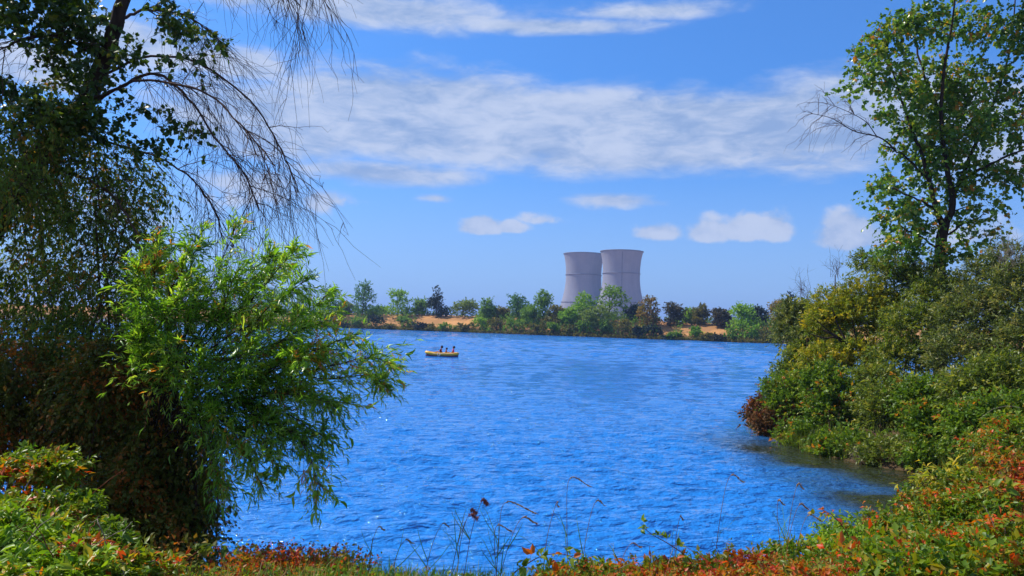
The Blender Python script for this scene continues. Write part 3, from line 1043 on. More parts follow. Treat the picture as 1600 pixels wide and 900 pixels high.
def sitting_person(x, y, yaw, k, label, top_col, arm, lean):
    """a seated figure: body (one mesh), shirt and hair as parts; faces local +x"""
    root = tag(empty('person', (RP[0] + x, RP[1] + y, 0.17)), label, 'person', 'people in the raft')
    root.rotation_euler = (0, 0, yaw)
    root.scale = (k, k, k)
    N, E = {}, []

    def add(nm, p, r, frm=None):
        N[nm] = (tuple(p), r)
        if frm: E.append((frm, nm))
    lx = lambda z: -lean * (z - 0.1)
    add('pelvis', (0, 0, 0.11), (0.15, 0.12))
    add('waist', (lx(0.28), 0, 0.28), (0.13, 0.10), 'pelvis')
    add('chest', (lx(0.44), 0, 0.44), (0.155, 0.115), 'waist')
    add('neck', (lx(0.57), 0, 0.575), 0.055, 'chest')
    add('jaw', (lx(0.6) + 0.02, 0, 0.64), 0.07, 'neck')
    add('skull', (lx(0.7) + 0.01, 0, 0.735), (0.085, 0.095), 'jaw')
    add('crown', (lx(0.7), 0, 0.80), 0.06, 'skull')
    add('nose', (lx(0.7) + 0.115, 0, 0.695), 0.014, 'skull')
    for sgn, c in ((1, 'l'), (-1, 'r')):
        add('shoulder' + c, (lx(0.5), sgn * 0.18, 0.51), 0.06, 'chest')
        e = (lx(0.35) + 0.08, sgn * 0.26, 0.30) if arm == 'rest' else (0.16, sgn * 0.25, 0.34)
        h = (0.22, sgn * 0.24, 0.24) if arm == 'rest' else (0.40, sgn * 0.24, 0.30)
        add('elbow' + c, e, 0.043, 'shoulder' + c)
        add('wrist' + c, h, 0.03, 'elbow' + c)
        d = norm(np.array(h) - np.array(e))
        palm = np.array(h) + d * 0.06
        add('palm' + c, palm, (0.036, 0.02), 'wrist' + c)
        for fi, (oy, ln) in enumerate(((-0.027, 0.06), (-0.009, 0.07), (0.009, 0.066), (0.027, 0.052))):
            k1 = palm + d * (0.03 + ln * 0.5) + np.array([0, oy, 0])
            k2 = k1 + d * ln * 0.5 + np.array([0, 0, -0.025])
            add(f'f{fi}a' + c, k1, 0.0085, 'palm' + c)
            add(f'f{fi}b' + c, k2, 0.007, f'f{fi}a' + c)
        add('thumb' + c, palm + np.array([0.01, -sgn * 0.05, 0.0]), 0.009, 'palm' + c)
        add('hip' + c, (0.05, sgn * 0.10, 0.10), 0.09, 'pelvis')
        add('knee' + c, (0.42, sgn * 0.13, 0.30), 0.062, 'hip' + c)
        add('ankle' + c, (0.66, sgn * 0.12, 0.03), 0.04, 'knee' + c)
        add('toe' + c, (0.82, sgn * 0.13, 0.05), 0.032, 'ankle' + c)
    skin_body('body', N, E, SKIN, root, 'pelvis')
    cl = {kk: (N[kk][0], tuple(v + 0.018 for v in (N[kk][1] if isinstance(N[kk][1], tuple) else (N[kk][1],) * 2)))
          for kk in ('pelvis', 'waist', 'chest', 'shoulderl', 'shoulderr')}
    for c, sgn in (('l', 1), ('r', -1)):
        a_, b_ = np.array(N['shoulder' + c][0]), np.array(N['elbow' + c][0])
        cl['sleeve' + c] = (tuple(a_ * 0.45 + b_ * 0.55), (0.062, 0.062))
    skin_body('shirt', cl, [('pelvis', 'waist'), ('waist', 'chest'), ('chest', 'shoulderl'), ('chest', 'shoulderr'), ('shoulderl', 'sleevel'), ('shoulderr', 'sleever')],
              plain_mat('shirt', top_col, 0.8, 0.1, 0.15, 8), root, 'pelvis')
    hx = lx(0.7)
    prof = [(0.0, 0.125), (0.05, 0.118), (0.085, 0.09), (0.105, 0.045), (0.108, 0.0), (0.10, -0.045), (0.09, -0.09)]
    V, Q = revolve(prof, 24)
    V = V * np.array([1.05, 0.92, 1.0])
    V[:, 0] -= 0.022 + 0.25 * np.clip(-V[:, 2], 0, 1)
    V += np.array([hx, 0, 0.735])
    obj('hair', mesh_from('hair', V, Q, smooth=True), HAIR, root)
    return root


sitting_person(-0.18, 0.05, math.pi, 1.25, 'person in a dark red top at the middle of the raft, arms forward', (0.10, 0.012, 0.02), 'reach', 0.15)
sitting_person(0.42, 0.0, math.pi, 1.02, 'smaller person in orange brown between the two others in the raft', (0.30, 0.08, 0.03), 'rest', 0.1)
sitting_person(1.18, -0.05, math.pi, 1.25, 'person in a bright pink top at the right end of the raft', (0.75, 0.03, 0.30), 'rest', 0.12)


# ------------------------------------------------------------------ right promontory
PG = 'shrubs on the right promontory'
PROM = [  # clumps (px, py, Y, rx, ry), leaf, twigs, label, name
    ([(1246, 498, 33, 30, 24), (1228, 520, 33, 18, 20), (1265, 525, 32, 32, 22), (1240, 482, 33, 16, 10)], 'grey', 620, 'grey green willow bush at the outer left of the promontory', 'willow_bush'),
    ([(1236, 585, 31.5, 24, 18), (1262, 560, 31.5, 32, 24), (1216, 612, 31, 20, 12)], 'olive', 560, 'low olive bush leaning over the water at the promontory edge', 'shrub'),
    ([(1302, 482, 30, 40, 28), (1350, 468, 30, 44, 32), (1330, 500, 29.5, 60, 40), (1385, 490, 30, 44, 40), (1290, 510, 30, 36, 26)], 'yellow', 1250, 'yellow green willow with a dark leaning trunk on the promontory', 'willow_tree'),
    ([(1290, 565, 29, 42, 24), (1340, 560, 28.5, 44, 26), (1265, 590, 29, 26, 16)], 'yellow', 520, 'bright yellow shrub below the leaning willow trunk', 'shrub'),
    ([(1202, 642, 29.9, 26, 18), (1212, 668, 28.4, 34, 16), (1180, 655, 29.9, 12, 10)], 'rust', 560, 'rusty red brown shrub at the very tip of the promontory', 'shrub'),
    ([(1240, 640, 28.5, 40, 34), (1260, 690, 26.3, 46, 24), (1225, 612, 29, 30, 20)], 'green', 760, 'green bush behind the rusty shrub at the water', 'shrub'),
    ([(1310, 635, 26.5, 50, 38), (1322, 705, 24.2, 50, 26), (1290, 600, 27, 36, 24)], 'green', 860, 'middle green bush on the water edge of the promontory', 'shrub'),
    ([(1390, 640, 25, 50, 46), (1392, 718, 22.8, 46, 26), (1370, 600, 26, 40, 30)], 'olive', 860, 'olive bush right of the middle green one at the water edge', 'shrub'),
    ([(1460, 670, 22.8, 46, 44), (1455, 725, 21.8, 44, 24), (1440, 630, 23.5, 40, 34)], 'green', 860, 'dark green bush where the promontory joins the near bank', 'shrub'),
    ([(1400, 430, 30, 40, 26), (1360, 415, 31, 26, 18), (1440, 440, 30, 40, 30)], 'olive', 560, 'olive thicket around the foot of the tall cottonwood', 'thicket'),
    ([(1430, 520, 27.5, 56, 50), (1470, 470, 28, 50, 40), (1410, 565, 27, 50, 30)], 'olive', 1000, 'tall olive willow bush right of the yellow green willow', 'willow_bush'),
    ([(1520, 500, 26, 56, 56), (1500, 560, 25, 56, 44), (1540, 440, 27, 46, 36)], 'grey', 1050, 'tall grey green willow bush below the cottonwood crown', 'willow_bush'),
    ([(1590, 470, 25, 50, 60), (1600, 540, 24, 50, 50), (1575, 410, 26, 36, 24)], 'grey', 900, 'grey green willow at the right edge of the picture', 'willow_bush'),
    ([(1560, 600, 21.5, 50, 44), (1520, 620, 22, 46, 40), (1600, 620, 21, 40, 44)], 'olive', 900, 'olive thicket above the red brambles at the right edge', 'thicket'),
    ([(1530, 670, 20, 44, 36), (1570, 660, 19.5, 40, 30)], 'green', 620, 'green bush behind the near brambles on the right', 'shrub'),
    ([(1680, 560, 22, 70, 90), (1660, 440, 25, 60, 60), (1760, 560, 20, 80, 100)], 'olive', 900, 'olive thicket continuing past the right edge', 'thicket'),
]


def leaning_trunk(p, rng):
    b = at(1400, 600, 29.2)
    b[2] = gz(b[0], b[1])
    P = p.stem('trunk', [b, at(1380, 585, 29), at(1345, 560, 28.7), at(1315, 530, 28.6), at(1285, 515, 28.8)], 0.13, 0.03, BARK_DARK, 16)
    for e, j in (((1270, 495), 9), ((1300, 480), 10), ((1330, 490), 7), ((1350, 520), 5), ((1262, 520), 12)):
        q = at(*e, 28.6 + rng.uniform(-0.5, 0.5))
        p.stem('branch', [P[j], (P[j] + q) / 2 + rng.normal(0, 0.1, 3), q], 0.05, 0.012, BARK_DARK, 9, 6)


for k, (cl, mt, nt, lab, nm) in enumerate(PROM):
    C = [clump(*c) for c in cl]
    wl = mt in ('grey', 'yellow', 'olive')
    shrub(nm, lab, 'shrub', PG, C, 300 + k, int(nt * 1.55), 0.6, 14, 0.122 if wl else 0.106, 0.042 if wl else 0.06, 'diamond', LM[mt],
          wood=TWIG if mt != 'grey' else TWIG_PALE, stem_r=0.035, twig_r=0.005, droop=0.25 if wl else 0.1, up=0.7, spread=0.35,
          extra=leaning_trunk if k == 2 else None)

# bare upright shoots and dead twigs on the promontory
rng = np.random.default_rng(9)


def dead_shrub(px, py, Y, n, L, up, label, mat, r=0.007):
    b = at(px, py, Y)
    b[2] = gz(b[0], b[1])
    p = Plant('dead_shrub', b, label, 'dead shrub', 'bare twigs on the promontory')
    B = np.repeat(at(px, py, Y)[None], n, 0) + rng.normal(0, 0.12, (n, 3))
    P = twig_lines(rng, B, norm(np.array([0, 0, up]) + rng.normal(0, 0.5, (n, 3))), L * rng.uniform(0.5, 1.2, n), rng.uniform(-0.1, 0.3, n), 6, 0.06)
    p.tube('twigs', P, np.broadcast_to(np.linspace(1, 0.4, 6) * r, P.shape[:2]), mat, 4, 'stuff')
    i = rng.integers(0, n, n * 4)
    B = P[i, rng.integers(2, 5, n * 4)]
    P2 = twig_lines(rng, B, norm(np.array([0, 0, up * 0.6]) + rng.normal(0, 0.6, (n * 4, 3))), 0.4 * L * rng.uniform(0.4, 1.2, n * 4), rng.uniform(-0.1, 0.3, n * 4), 4, 0.06)
    p.tube('fine_twigs', P2, np.broadcast_to(np.linspace(1, 0.5, 4) * r * 0.55, P2.shape[:2]), mat, 3, 'stuff')
    T = at(px, py, Y)
    p.stem('stem', [b, (b + T) / 2, T], 0.03, 0.02, mat, 6, 6)


dead_shrub(1342, 722, 23.0, 26, 0.6, 0.5, 'bare grey twigs hanging at the water below the olive bush', TWIG_PALE, 0.006)
dead_shrub(1262, 470, 31, 16, 1.3, 1.5, 'bare upright twigs above the outer grey green willow', TWIG)
dead_shrub(1305, 430, 30, 12, 1.0, 1.6, 'bare upright twigs above the yellow green willow', TWIG)
dead_shrub(1575, 420, 25, 26, 1.3, 1.2, 'bare tangled twigs above the willow at the right edge', TWIG_PALE)
dead_shrub(1265, 585, 29.5, 30, 0.9, 0.9, 'bare brown stalks beside the bright yellow shrub', TWIG)

# reeds and grass on the promontory edge
rng = np.random.default_rng(21)
n = 5200
edge = spline([(9.3, 31.5), (9.35, 29), (9.8, 26), (10.7, 23.4), (11.9, 21.8), (12.6, 21.1)], 200)
ei = rng.integers(25, 200, n)
ei = ei[np.sin(ei * 0.17) + np.sin(ei * 0.071 + 1) + rng.normal(0, 0.4, n) > 0.35]
n = len(ei)
e = edge[ei] + np.column_stack([rng.uniform(-0.15, 1.4, n), rng.uniform(-0.2, 0.5, n)])
B = np.column_stack([e, ground_z(e[:, 0], e[:, 1]) - 0.03])
D = norm(np.array([-0.15, -0.1, 1.0]) + rng.normal(0, 0.28, (n, 3)))
V, T, rr = leaf_mesh('blade', B, D, runit(rng, n), rng.uniform(0.25, 0.7, n), np.full(n, 0.02), rng.uniform(0, 0.8, n))
tag(obj('reed_growth', mesh_from('reed_growth', V, T, rr), LM['olive'], kind='stuff'), 'green reeds and grass fringing the promontory', 'reeds')

# ------------------------------------------------------------------ tall cottonwood on the promontory
rng = np.random.default_rng(31)
CY = 30.0
b = at(1470, 600, CY)
b[2] = gz(b[0], b[1])
cw = Plant('cottonwood_tree', b, 'tall broad leaved tree with forked trunk rising above the right promontory', 'tree')
trunk = cw.stem('trunk', [b - (0, 0, 0.2), at(1469, 480, CY), at(1469, 410, CY), at(1471, 375, CY), at(1476, 350, CY)], 0.27, 0.2, BARK_DARK, 14, 12, wob=0.015, rng=rng)
fork = at(1474, 356, CY)
LIMBS = [([(1474, 356), (1462, 325), (1452, 285), (1440, 240), (1420, 190), (1400, 130), (1385, 80)], 0.13, 0.0),
         ([(1474, 356), (1488, 325), (1487, 300), (1478, 250), (1470, 180), (1478, 100), (1490, 20), (1495, -60)], 0.16, -0.3),
         ([(1486, 315), (1505, 270), (1530, 210), (1560, 140), (1580, 60), (1590, -40)], 0.11, 0.4),
         ([(1500, 285), (1540, 260), (1585, 240), (1640, 215)], 0.08, -0.6),
         ([(1452, 285), (1425, 255), (1400, 235), (1375, 225)], 0.06, 0.2),
         ([(1470, 180), (1445, 120), (1430, 60), (1425, 10)], 0.07, 0.5),
         ([(1465, 390), (1440, 370), (1415, 360)], 0.05, -0.3), ([(1476, 370), (1505, 350), (1540, 335)], 0.05, 0.2),
         ([(1470, 330), (1430, 310), (1395, 295)], 0.05, -0.5)]
limb_pts = []
for pts, r, off in LIMBS:
    L = [at(x, y, CY + off * k / max(1, len(pts) - 1) * 3) for k, (x, y) in enumerate(pts)]
    limb_pts.append(cw.stem('limb', L, r, 0.02, BARK_DARK, 18, 8, wob=0.02, rng=rng))
CROWN = [(1400, 50, 46, 30), (1378, 105, 52, 34), (1338, 138, 26, 10), (1360, 70, 30, 20), (1440, 30, 46, 30), (1500, 40, 56, 40), (1570, 40, 46, 40),
         (1455, 120, 56, 48), (1535, 130, 66, 56), (1410, 165, 44, 40), (1490, 200, 60, 50), (1575, 190, 50, 50), (1412, 225, 30, 26), (1455, 265, 40, 32),
         (1525, 265, 44, 34), (1580, 270, 36, 26), (1385, 285, 32, 16), (1400, 335, 34, 22), (1440, 325, 34, 26), (1542, 322, 26, 16), (1380, 300, 26, 14),
         (1405, 385, 34, 22), (1500, 300, 30, 20), (1525, 370, 24, 14), (1440, 390, 24, 18),
         (1428, 358, 26, 20), (1508, 346, 26, 18), (1478, 230, 34, 30), (1440, 200, 34, 30), (1520, 200, 40, 34), (1475, 150, 36, 34),
         (1450, -50, 70, 40), (1550, -60, 80, 50), (1640, 60, 60, 90), (1650, 200, 60, 70), (1500, -130, 80, 50), (1490, 400, 26, 14)]
C = np.array([clump(x, y, CY - 0.3 + rng.uniform(-1.2, 1.0), rx, ry, rd=1.1) for x, y, rx, ry in CROWN])
T = clump_twigs(rng, C, 3800, 0.6, 0.8, 0.25, 0.8, 0.3, 0.5)
cw.tube('twigs', T[::2], np.broadcast_to(np.linspace(1, 0.4, 5) * 0.007, T[::2].shape[:2]), TWIG, 3, 'stuff')
lv = leaves_on(rng, T, 10, 0.15, 0.125, 1.0, 0.55, 0.3, 0.1, 0.25)
cw.leaves('crown', 'diamond', lv, LM['cottonwood'])
conn = []
for c in C:
    allp = np.concatenate(limb_pts)
    j = np.argmin(np.linalg.norm(allp - c[:3], axis=1) + 0.5 * np.maximum(0, allp[:, 2] - c[2]))
    conn.append(spline([allp[j], (allp[j] + c[:3]) / 2 + rng.normal(0, 0.12, 3), c[:3]], 8))
for c_ in conn:
    cw.tube('branch', c_[None], (np.linspace(1, 0.3, 8) * 0.03)[None], BARK_DARK, 5)


def droopy(p, rng, limbs, n1, l1, n2, l2, r1, r2, mat, g1=0.55, g2=0.7, side=None, s_lo=0.15):
    """sub-branches and hanging twigs along given limbs"""
    Ps = []
    for L in limbs:
        i = rng.integers(int(s_lo * len(L)), len(L) - 1, n1)
        t = norm(L[i + 1] - L[i])
        d = norm(t * 1.0 + rng.normal(0, 0.55, (n1, 3)) + (np.array(side) if side is not None else 0))
        Ps.append(twig_lines(rng, L[i], d, l1 * rng.uniform(0.4, 1.3, n1), g1 * rng.uniform(0.4, 1.5, n1), 8, 0.03))
    P1 = np.concatenate(Ps)
    p.tube('branches', P1, np.broadcast_to(np.linspace(1, 0.35, 8) * r1, P1.shape[:2]), mat, 4, 'stuff')
    n = len(P1) * n2
    a = np.repeat(np.arange(len(P1)), n2)
    i = rng.integers(1, 7, n)
    B = P1[a, i]
    t = norm(P1[a, np.minimum(i + 1, 7)] - P1[a, i - 1])
    d = norm(t * 0.8 + rng.normal(0, 0.62, (n, 3)))
    P2 = twig_lines(rng, B, d, l2 * rng.uniform(0.3, 1.4, n), g2 * rng.uniform(0.1, 1.6, n), 6, 0.06)
    p.tube('twigs', P2, np.broadcast_to(np.linspace(1, 0.5, 6) * r2, P2.shape[:2]), mat, 3, 'stuff')
    return P1, P2


bl = [cw.stem('bare_limb', [at(1400, 235, CY), at(1375, 215, CY - 0.2), at(1335, 205, CY - 0.4), at(1300, 185, CY - 0.5), at(1262, 176, CY - 0.5)], 0.035, 0.008, BARK_DARK, 20, 6),
      cw.stem('bare_limb', [at(1370, 213, CY), at(1350, 188, CY), at(1310, 168, CY), at(1285, 160, CY)], 0.02, 0.006, BARK_DARK, 16, 6)]
droopy(cw, rng, bl, 13, 1.3, 4, 0.75, 0.011, 0.006, TWIG, 0.45, 0.5, s_lo=0.2)

# ------------------------------------------------------------------ big tree at the left with bare hanging branches
rng = np.random.default_rng(41)
TY = 8.4
b = at(-95, 600, TY)
b[2] = gz(b[0], b[1])
lt = Plant('leaning_tree', b, 'dark leaning tree with long bare hanging branches at the upper left', 'tree')
trunk = lt.stem('trunk', [b - (0, 0, 0.2), at(-60, 460, TY), at(-12, 350, TY), at(50, 255, TY), at(120, 180, TY), at(160, 100, TY), at(190, 10, TY), at(215, -140, TY), at(250, -320, TY)],
                0.19, 0.04, BARK_DARK, 40, 12, wob=0.012, rng=rng)
LL = [([(150, 125), (215, 92), (290, 92), (345, 120), (395, 162), (430, 215), (452, 262), (466, 300)], 0.017, 0.2),
      ([(135, 160), (190, 135), (245, 115), (300, 160), (335, 215), (380, 270), (405, 330)], 0.021, -0.4),
      ([(120, 180), (200, 130), (270, 130), (330, 150), (380, 200), (430, 260)], 0.018, -0.7),
      ([(100, 200), (180, 225), (245, 245), (300, 280), (335, 330), (350, 380)], 0.017, 0.3),
      ([(195, 0), (250, -60), (340, -70), (420, -40), (470, 10)], 0.026, 0.2),
      ([(200, -40), (280, -130), (390, -130), (462, -75), (492, -20)], 0.028, -0.4),
      ([(185, 30), (240, 15), (300, 30), (350, 70)], 0.02, 0.6),
      ([(165, 95), (100, 60), (40, 60), (-20, 90)], 0.03, -0.5),
      ([(50, 255), (20, 200), (-30, 160), (-80, 150)], 0.04, 0.5),
      ([(60, 245), (110, 270), (170, 300), (210, 360), (230, 430)], 0.024, -0.6)]
limbs = []
for pts, r, off in LL:
    L = [at(x, y, TY + off * k / (len(pts) - 1) * 2) for k, (x, y) in enumerate(pts)]
    limbs.append(lt.stem('limb', L, r, 0.006, TWIG if r < 0.03 else BARK_DARK, 28, 7, wob=0.006, rng=rng))
droopy(lt, rng, limbs[:7], 21, 0.8, 7, 0.5, 0.0055, 0.0027, TWIG, 0.5, 0.6, side=(0.12, 0, -0.15), s_lo=0.25)
P1, P2 = droopy(lt, rng, limbs[7:], 12, 0.8, 5, 0.5, 0.0065, 0.003, TWIG, 0.5, 0.7, s_lo=0.1)
BROAD = [(20, 20, 34, 18), (55, 60, 34, 14), (110, 12, 26, 14), (122, 48, 24, 26), (90, 78, 16, 14), (172, 80, 14, 14), (110, 110, 30, 20), (150, 125, 24, 18),
         (205, 88, 22, 8), (268, 22, 18, 20), (285, 95, 26, 5), (332, 62, 12, 9), (275, 45, 10, 10), (290, 202, 26, 8), (215, 172, 14, 10), (232, 232, 22, 8), (230, 80, 8, 6),
         (140, 190, 30, 26), (80, 180, 36, 26), (40, 150, 22, 20), (10, 150, 20, 14), (130, 20, 40, 20), (70, 20, 30, 18),
         (30, -50, 70, 30), (-80, 20, 60, 60), (-120, 140, 70, 60), (-160, -80, 90, 60)]
C = np.array([clump(x, y, TY - 0.25 + rng.uniform(-0.4, 0.35), rx, ry, rd=0.45) for x, y, rx, ry in BROAD])
T = clump_twigs(rng, C, 1900, 0.24, 0.7, 0.1, 0.9, 0.35, 0.6)
lt.tube('leafy_twigs', T[::2], np.broadcast_to(np.linspace(1, 0.5, 5) * 0.0028, T[::2].shape[:2]), TWIG, 3, 'stuff')
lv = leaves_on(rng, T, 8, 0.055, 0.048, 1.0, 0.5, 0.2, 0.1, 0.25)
lt.leaves('crown', 'heart', lv, leaf_mat('backlit_tree_leaf', [(0, (0.02, 0.055, 0.01)), (0.75, (0.06, 0.12, 0.014)), (1, (0.14, 0.15, 0.02))], 0.3, 0.4, 0.3), indiv=240)  # leaf colours darkened, the backlit shade is put into them

# the dense small leaved growth below and behind it
TANGLE = [(60, 225, 66, 50), (150, 245, 70, 46), (60, 320, 70, 56), (150, 340, 80, 56), (225, 300, 30, 40), (50, 420, 70, 56), (150, 440, 80, 56), (230, 400, 36, 44),
          (60, 510, 70, 50), (150, 520, 80, 50), (20, 270, 40, 50), (230, 470, 36, 40), (-90, 300, 80, 90), (-90, 460, 80, 90), (-220, 360, 100, 140), (-90, 150, 70, 70),
          (70, 200, 50, 30), (112, 160, 36, 24), (30, 290, 34, 40), (60, 560, 80, 40), (250, 530, 40, 50), (200, 560, 60, 40)]
C = np.array([clump(x, y, (8.3 if k < 16 else 7.75) + 0.5 * ((k % 3) - 1), rx, ry, rd=0.55) for k, (x, y, rx, ry) in enumerate(TANGLE)])
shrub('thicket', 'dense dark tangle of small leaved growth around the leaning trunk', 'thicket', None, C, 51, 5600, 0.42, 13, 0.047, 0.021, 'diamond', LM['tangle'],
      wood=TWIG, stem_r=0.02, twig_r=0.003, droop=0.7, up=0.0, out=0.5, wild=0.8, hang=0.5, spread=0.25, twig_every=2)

# ------------------------------------------------------------------ shaded bush at the left
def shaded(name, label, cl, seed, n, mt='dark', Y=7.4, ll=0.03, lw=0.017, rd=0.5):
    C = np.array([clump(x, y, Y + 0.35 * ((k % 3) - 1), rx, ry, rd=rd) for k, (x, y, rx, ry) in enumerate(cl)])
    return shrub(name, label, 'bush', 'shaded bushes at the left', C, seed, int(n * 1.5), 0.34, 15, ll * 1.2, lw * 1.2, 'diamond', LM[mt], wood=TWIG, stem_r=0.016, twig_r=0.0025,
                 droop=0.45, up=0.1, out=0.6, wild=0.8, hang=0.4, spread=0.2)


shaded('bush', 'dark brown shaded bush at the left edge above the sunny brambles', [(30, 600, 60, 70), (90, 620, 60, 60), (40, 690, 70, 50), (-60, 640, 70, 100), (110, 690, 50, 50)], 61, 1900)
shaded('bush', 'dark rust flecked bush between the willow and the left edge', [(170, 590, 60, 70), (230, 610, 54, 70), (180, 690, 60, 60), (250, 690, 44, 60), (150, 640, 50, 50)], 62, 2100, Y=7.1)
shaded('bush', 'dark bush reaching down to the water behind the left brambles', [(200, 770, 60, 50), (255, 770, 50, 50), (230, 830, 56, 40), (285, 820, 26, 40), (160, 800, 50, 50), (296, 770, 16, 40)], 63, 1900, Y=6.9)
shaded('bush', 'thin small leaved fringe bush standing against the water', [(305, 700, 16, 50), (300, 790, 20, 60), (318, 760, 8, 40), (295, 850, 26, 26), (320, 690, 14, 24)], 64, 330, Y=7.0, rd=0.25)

# ------------------------------------------------------------------ willow at the left, over the water
rng = np.random.default_rng(71)
WY = 6.2
b = at(215, 880, 6.9)
b[2] = gz(b[0], b[1])
wl = Plant('willow_bush', b, 'large green willow with long narrow leaves spreading over the water', 'willow')
SPRAYS = [  # way points after the base (px, py), depth at the tip
    ([(260, 600), (330, 450), (372, 345)], 6.3), ([(250, 600), (290, 440), (318, 352)], 6.8), ([(280, 600), (390, 470), (468, 384)], 6.0),
    ([(280, 600), (400, 500), (482, 432)], 5.8), ([(270, 600), (380, 440), (425, 398)], 6.4), ([(290, 620), (420, 530), (520, 458)], 6.3), ([(290, 620), (420, 540), (512, 500)], 5.9),
    ([(300, 640), (440, 570), (560, 522)], 5.8), ([(300, 650), (460, 590), (565, 560), (614, 572)], 5.7), ([(300, 650), (450, 600), (560, 590), (600, 600)], 5.8),
    ([(300, 660), (430, 620), (545, 630)], 5.7), ([(300, 660), (420, 640), (520, 690)], 5.9), ([(300, 670), (400, 650), (470, 690), (503, 770)], 5.6),
    ([(290, 670), (380, 670), (440, 735)], 5.8), ([(290, 670), (360, 670), (415, 772)], 5.7), ([(280, 670), (330, 690), (345, 775)], 6.0), ([(290, 670), (420, 660), (500, 720)], 5.9),
    ([(240, 600), (230, 460), (250, 370)], 6.9), ([(220, 620), (210, 500), (215, 420)], 7.0), ([(280, 620), (350, 540), (400, 430)], 6.6), ([(280, 640), (380, 580), (470, 510)], 6.4),
    ([(280, 640), (360, 600), (440, 590)], 6.2), ([(270, 640), (330, 560), (350, 480)], 6.7), ([(280, 650), (350, 630), (420, 650)], 6.1), ([(260, 640), (300, 560), (290, 470)], 6.9),
    ([(300, 650), (450, 560), (540, 545)], 6.2), ([(290, 640), (400, 560), (500, 560)], 6.5), ([(270, 660), (320, 640), (370, 700)], 6.3), ([(300, 660), (470, 610), (520, 640)], 6.1),
    ([(290, 660), (400, 610), (480, 620)], 6.0), ([(280, 600), (360, 460), (445, 415)], 6.6),
    ([(235, 640), (225, 500), (212, 405)], 6.3), ([(240, 640), (240, 480), (245, 362)], 6.4), ([(235, 650), (215, 560), (232, 470)], 6.1), ([(240, 660), (245, 600), (205, 520)], 6.2),
    ([(245, 660), (265, 600), (262, 535)], 6.0), ([(250, 660), (260, 520), (285, 445)], 6.0), ([(260, 670), (300, 620), (310, 560)], 5.9), ([(260, 680), (310, 660), (335, 640)], 5.9), ([(240, 640), (260, 480), (300, 385)], 6.2),
    ([(270, 600), (300, 480), (275, 400)], 6.6), ([(270, 620), (340, 500), (370, 420)], 6.2), ([(280, 640), (370, 540), (440, 480)], 6.1), ([(280, 650), (350, 580), (400, 530)], 5.9),
    ([(280, 650), (340, 620), (380, 590)], 5.9), ([(290, 660), (380, 640), (440, 690)], 5.9), ([(260, 620), (290, 520), (310, 430)], 6.3), ([(290, 650), (430, 580), (470, 560)], 5.8),
]
tws = []
for pts, yt in SPRAYS:
    K = len(pts)
    L = [b + rng.normal(0, 0.3, 3) * (1, 0.5, 0)] + [at(x, y, 6.8 + (yt - 6.8) * (k + 1) / K) for k, (x, y) in enumerate(pts)]
    P = wl.stem('branch', L, 0.012, 0.0022, BARK_DARK, 22, 6, wob=0.008, rng=rng)
    n = 62
    i = np.minimum(20, (rng.uniform(0.42, 1.0, n) ** 0.75 * 21).astype(int))
    t = norm(P[i + 1] - P[i])
    d = norm(t * 1.0 + rng.normal(0, 0.6, (n, 3)) + np.array([0.12, 0, 0.25]))
    ln = np.where(i > 16, 0.22, 0.42) * rng.uniform(0.5, 1.2, n)
    tws.append(twig_lines(rng, P[i], d, ln, 0.3 * rng.uniform(0, 1.8, n), 5))
T = np.concatenate(tws)
wl.tube('twigs', T, np.broadcast_to(np.linspace(1, 0.5, 5) * 0.002, T.shape[:2]), TWIG, 3, 'stuff')
lv = leaves_on(rng, T, 11, 0.068, 0.011, 0.6, 0.12, 0.5, 0.1, 0.18)
wl.leaves('foliage', 'willow', lv, LM['willow'], indiv=300)

# ------------------------------------------------------------------ brambles on the near bank
def bramble(cl, mt, label, seed, n, ll=0.05, lw=0.026, tl=0.3, indiv=40, kind='ovate', group='brambles on the near bank', name='bramble_bush', up=0.7):
    C = np.array([clump(*c) for c in cl])

    def dead_canes(p, rg):
        nn = 7
        i = rg.integers(0, len(C), nn)
        B = C[i, :3] + rg.normal(0, 0.5, (nn, 3)) * C[i, 3:]
        D = norm(np.array([0.1, -0.3, 0.55]) + rg.normal(0, 0.6, (nn, 3)))
        P = twig_lines(rg, B, D, rg.uniform(0.2, 0.5, nn), rg.uniform(0.1, 0.7, nn), 7, 0.03)
        for q in range(nn):
            p.tube('dead_cane', P[q:q + 1], (np.linspace(1, 0.5, 7) * 0.0032)[None], TWIG_PALE if q % 2 else STEM_RED, 4)
    return shrub(name, label, 'bramble', group, C, seed, n, tl, 9, ll, lw, kind, LM[mt], wood=STEM_RED, stem_r=0.007, twig_r=0.0022,
                 droop=0.5, up=up, out=0.7, wild=0.6, hang=0.25, angle=1.0, indiv=indiv, spread=0.2, flat=1.2, core=0.35, extra=dead_canes)


bramble([(25, 735, 5.0, 46, 18, 0.25), (85, 735, 5.0, 38, 18, 0.25)], 'bramble', 'rounded green bramble mound, topmost at the left edge', 101, 520, 0.042, 0.02, 0.13)
bramble([(35, 796, 4.6, 56, 16, 0.25), (110, 798, 4.7, 30, 16, 0.25)], 'bramble', 'second bramble mound from the top at the left edge', 102, 480, 0.042, 0.02, 0.13)
bramble([(15, 850, 4.1, 62, 26, 0.3), (-40, 840, 4.1, 50, 34, 0.3)], 'bramble_lush', 'lush bright green fern like bramble at the left edge', 103, 420, 0.06, 0.018, 0.18, 60)
bramble([(130, 848, 4.4, 40, 20, 0.25), (165, 866, 4.4, 28, 22, 0.25)], 'bramble', 'yellow green bramble mound jutting toward the dark bush', 104, 420, 0.045, 0.021, 0.13)
bramble([(40, 898, 3.7, 60, 18, 0.25), (110, 896, 3.7, 40, 16, 0.25)], 'bramble_lush', 'bright bramble with orange leaves in the bottom left corner', 105, 420, 0.045, 0.02, 0.14, 60)
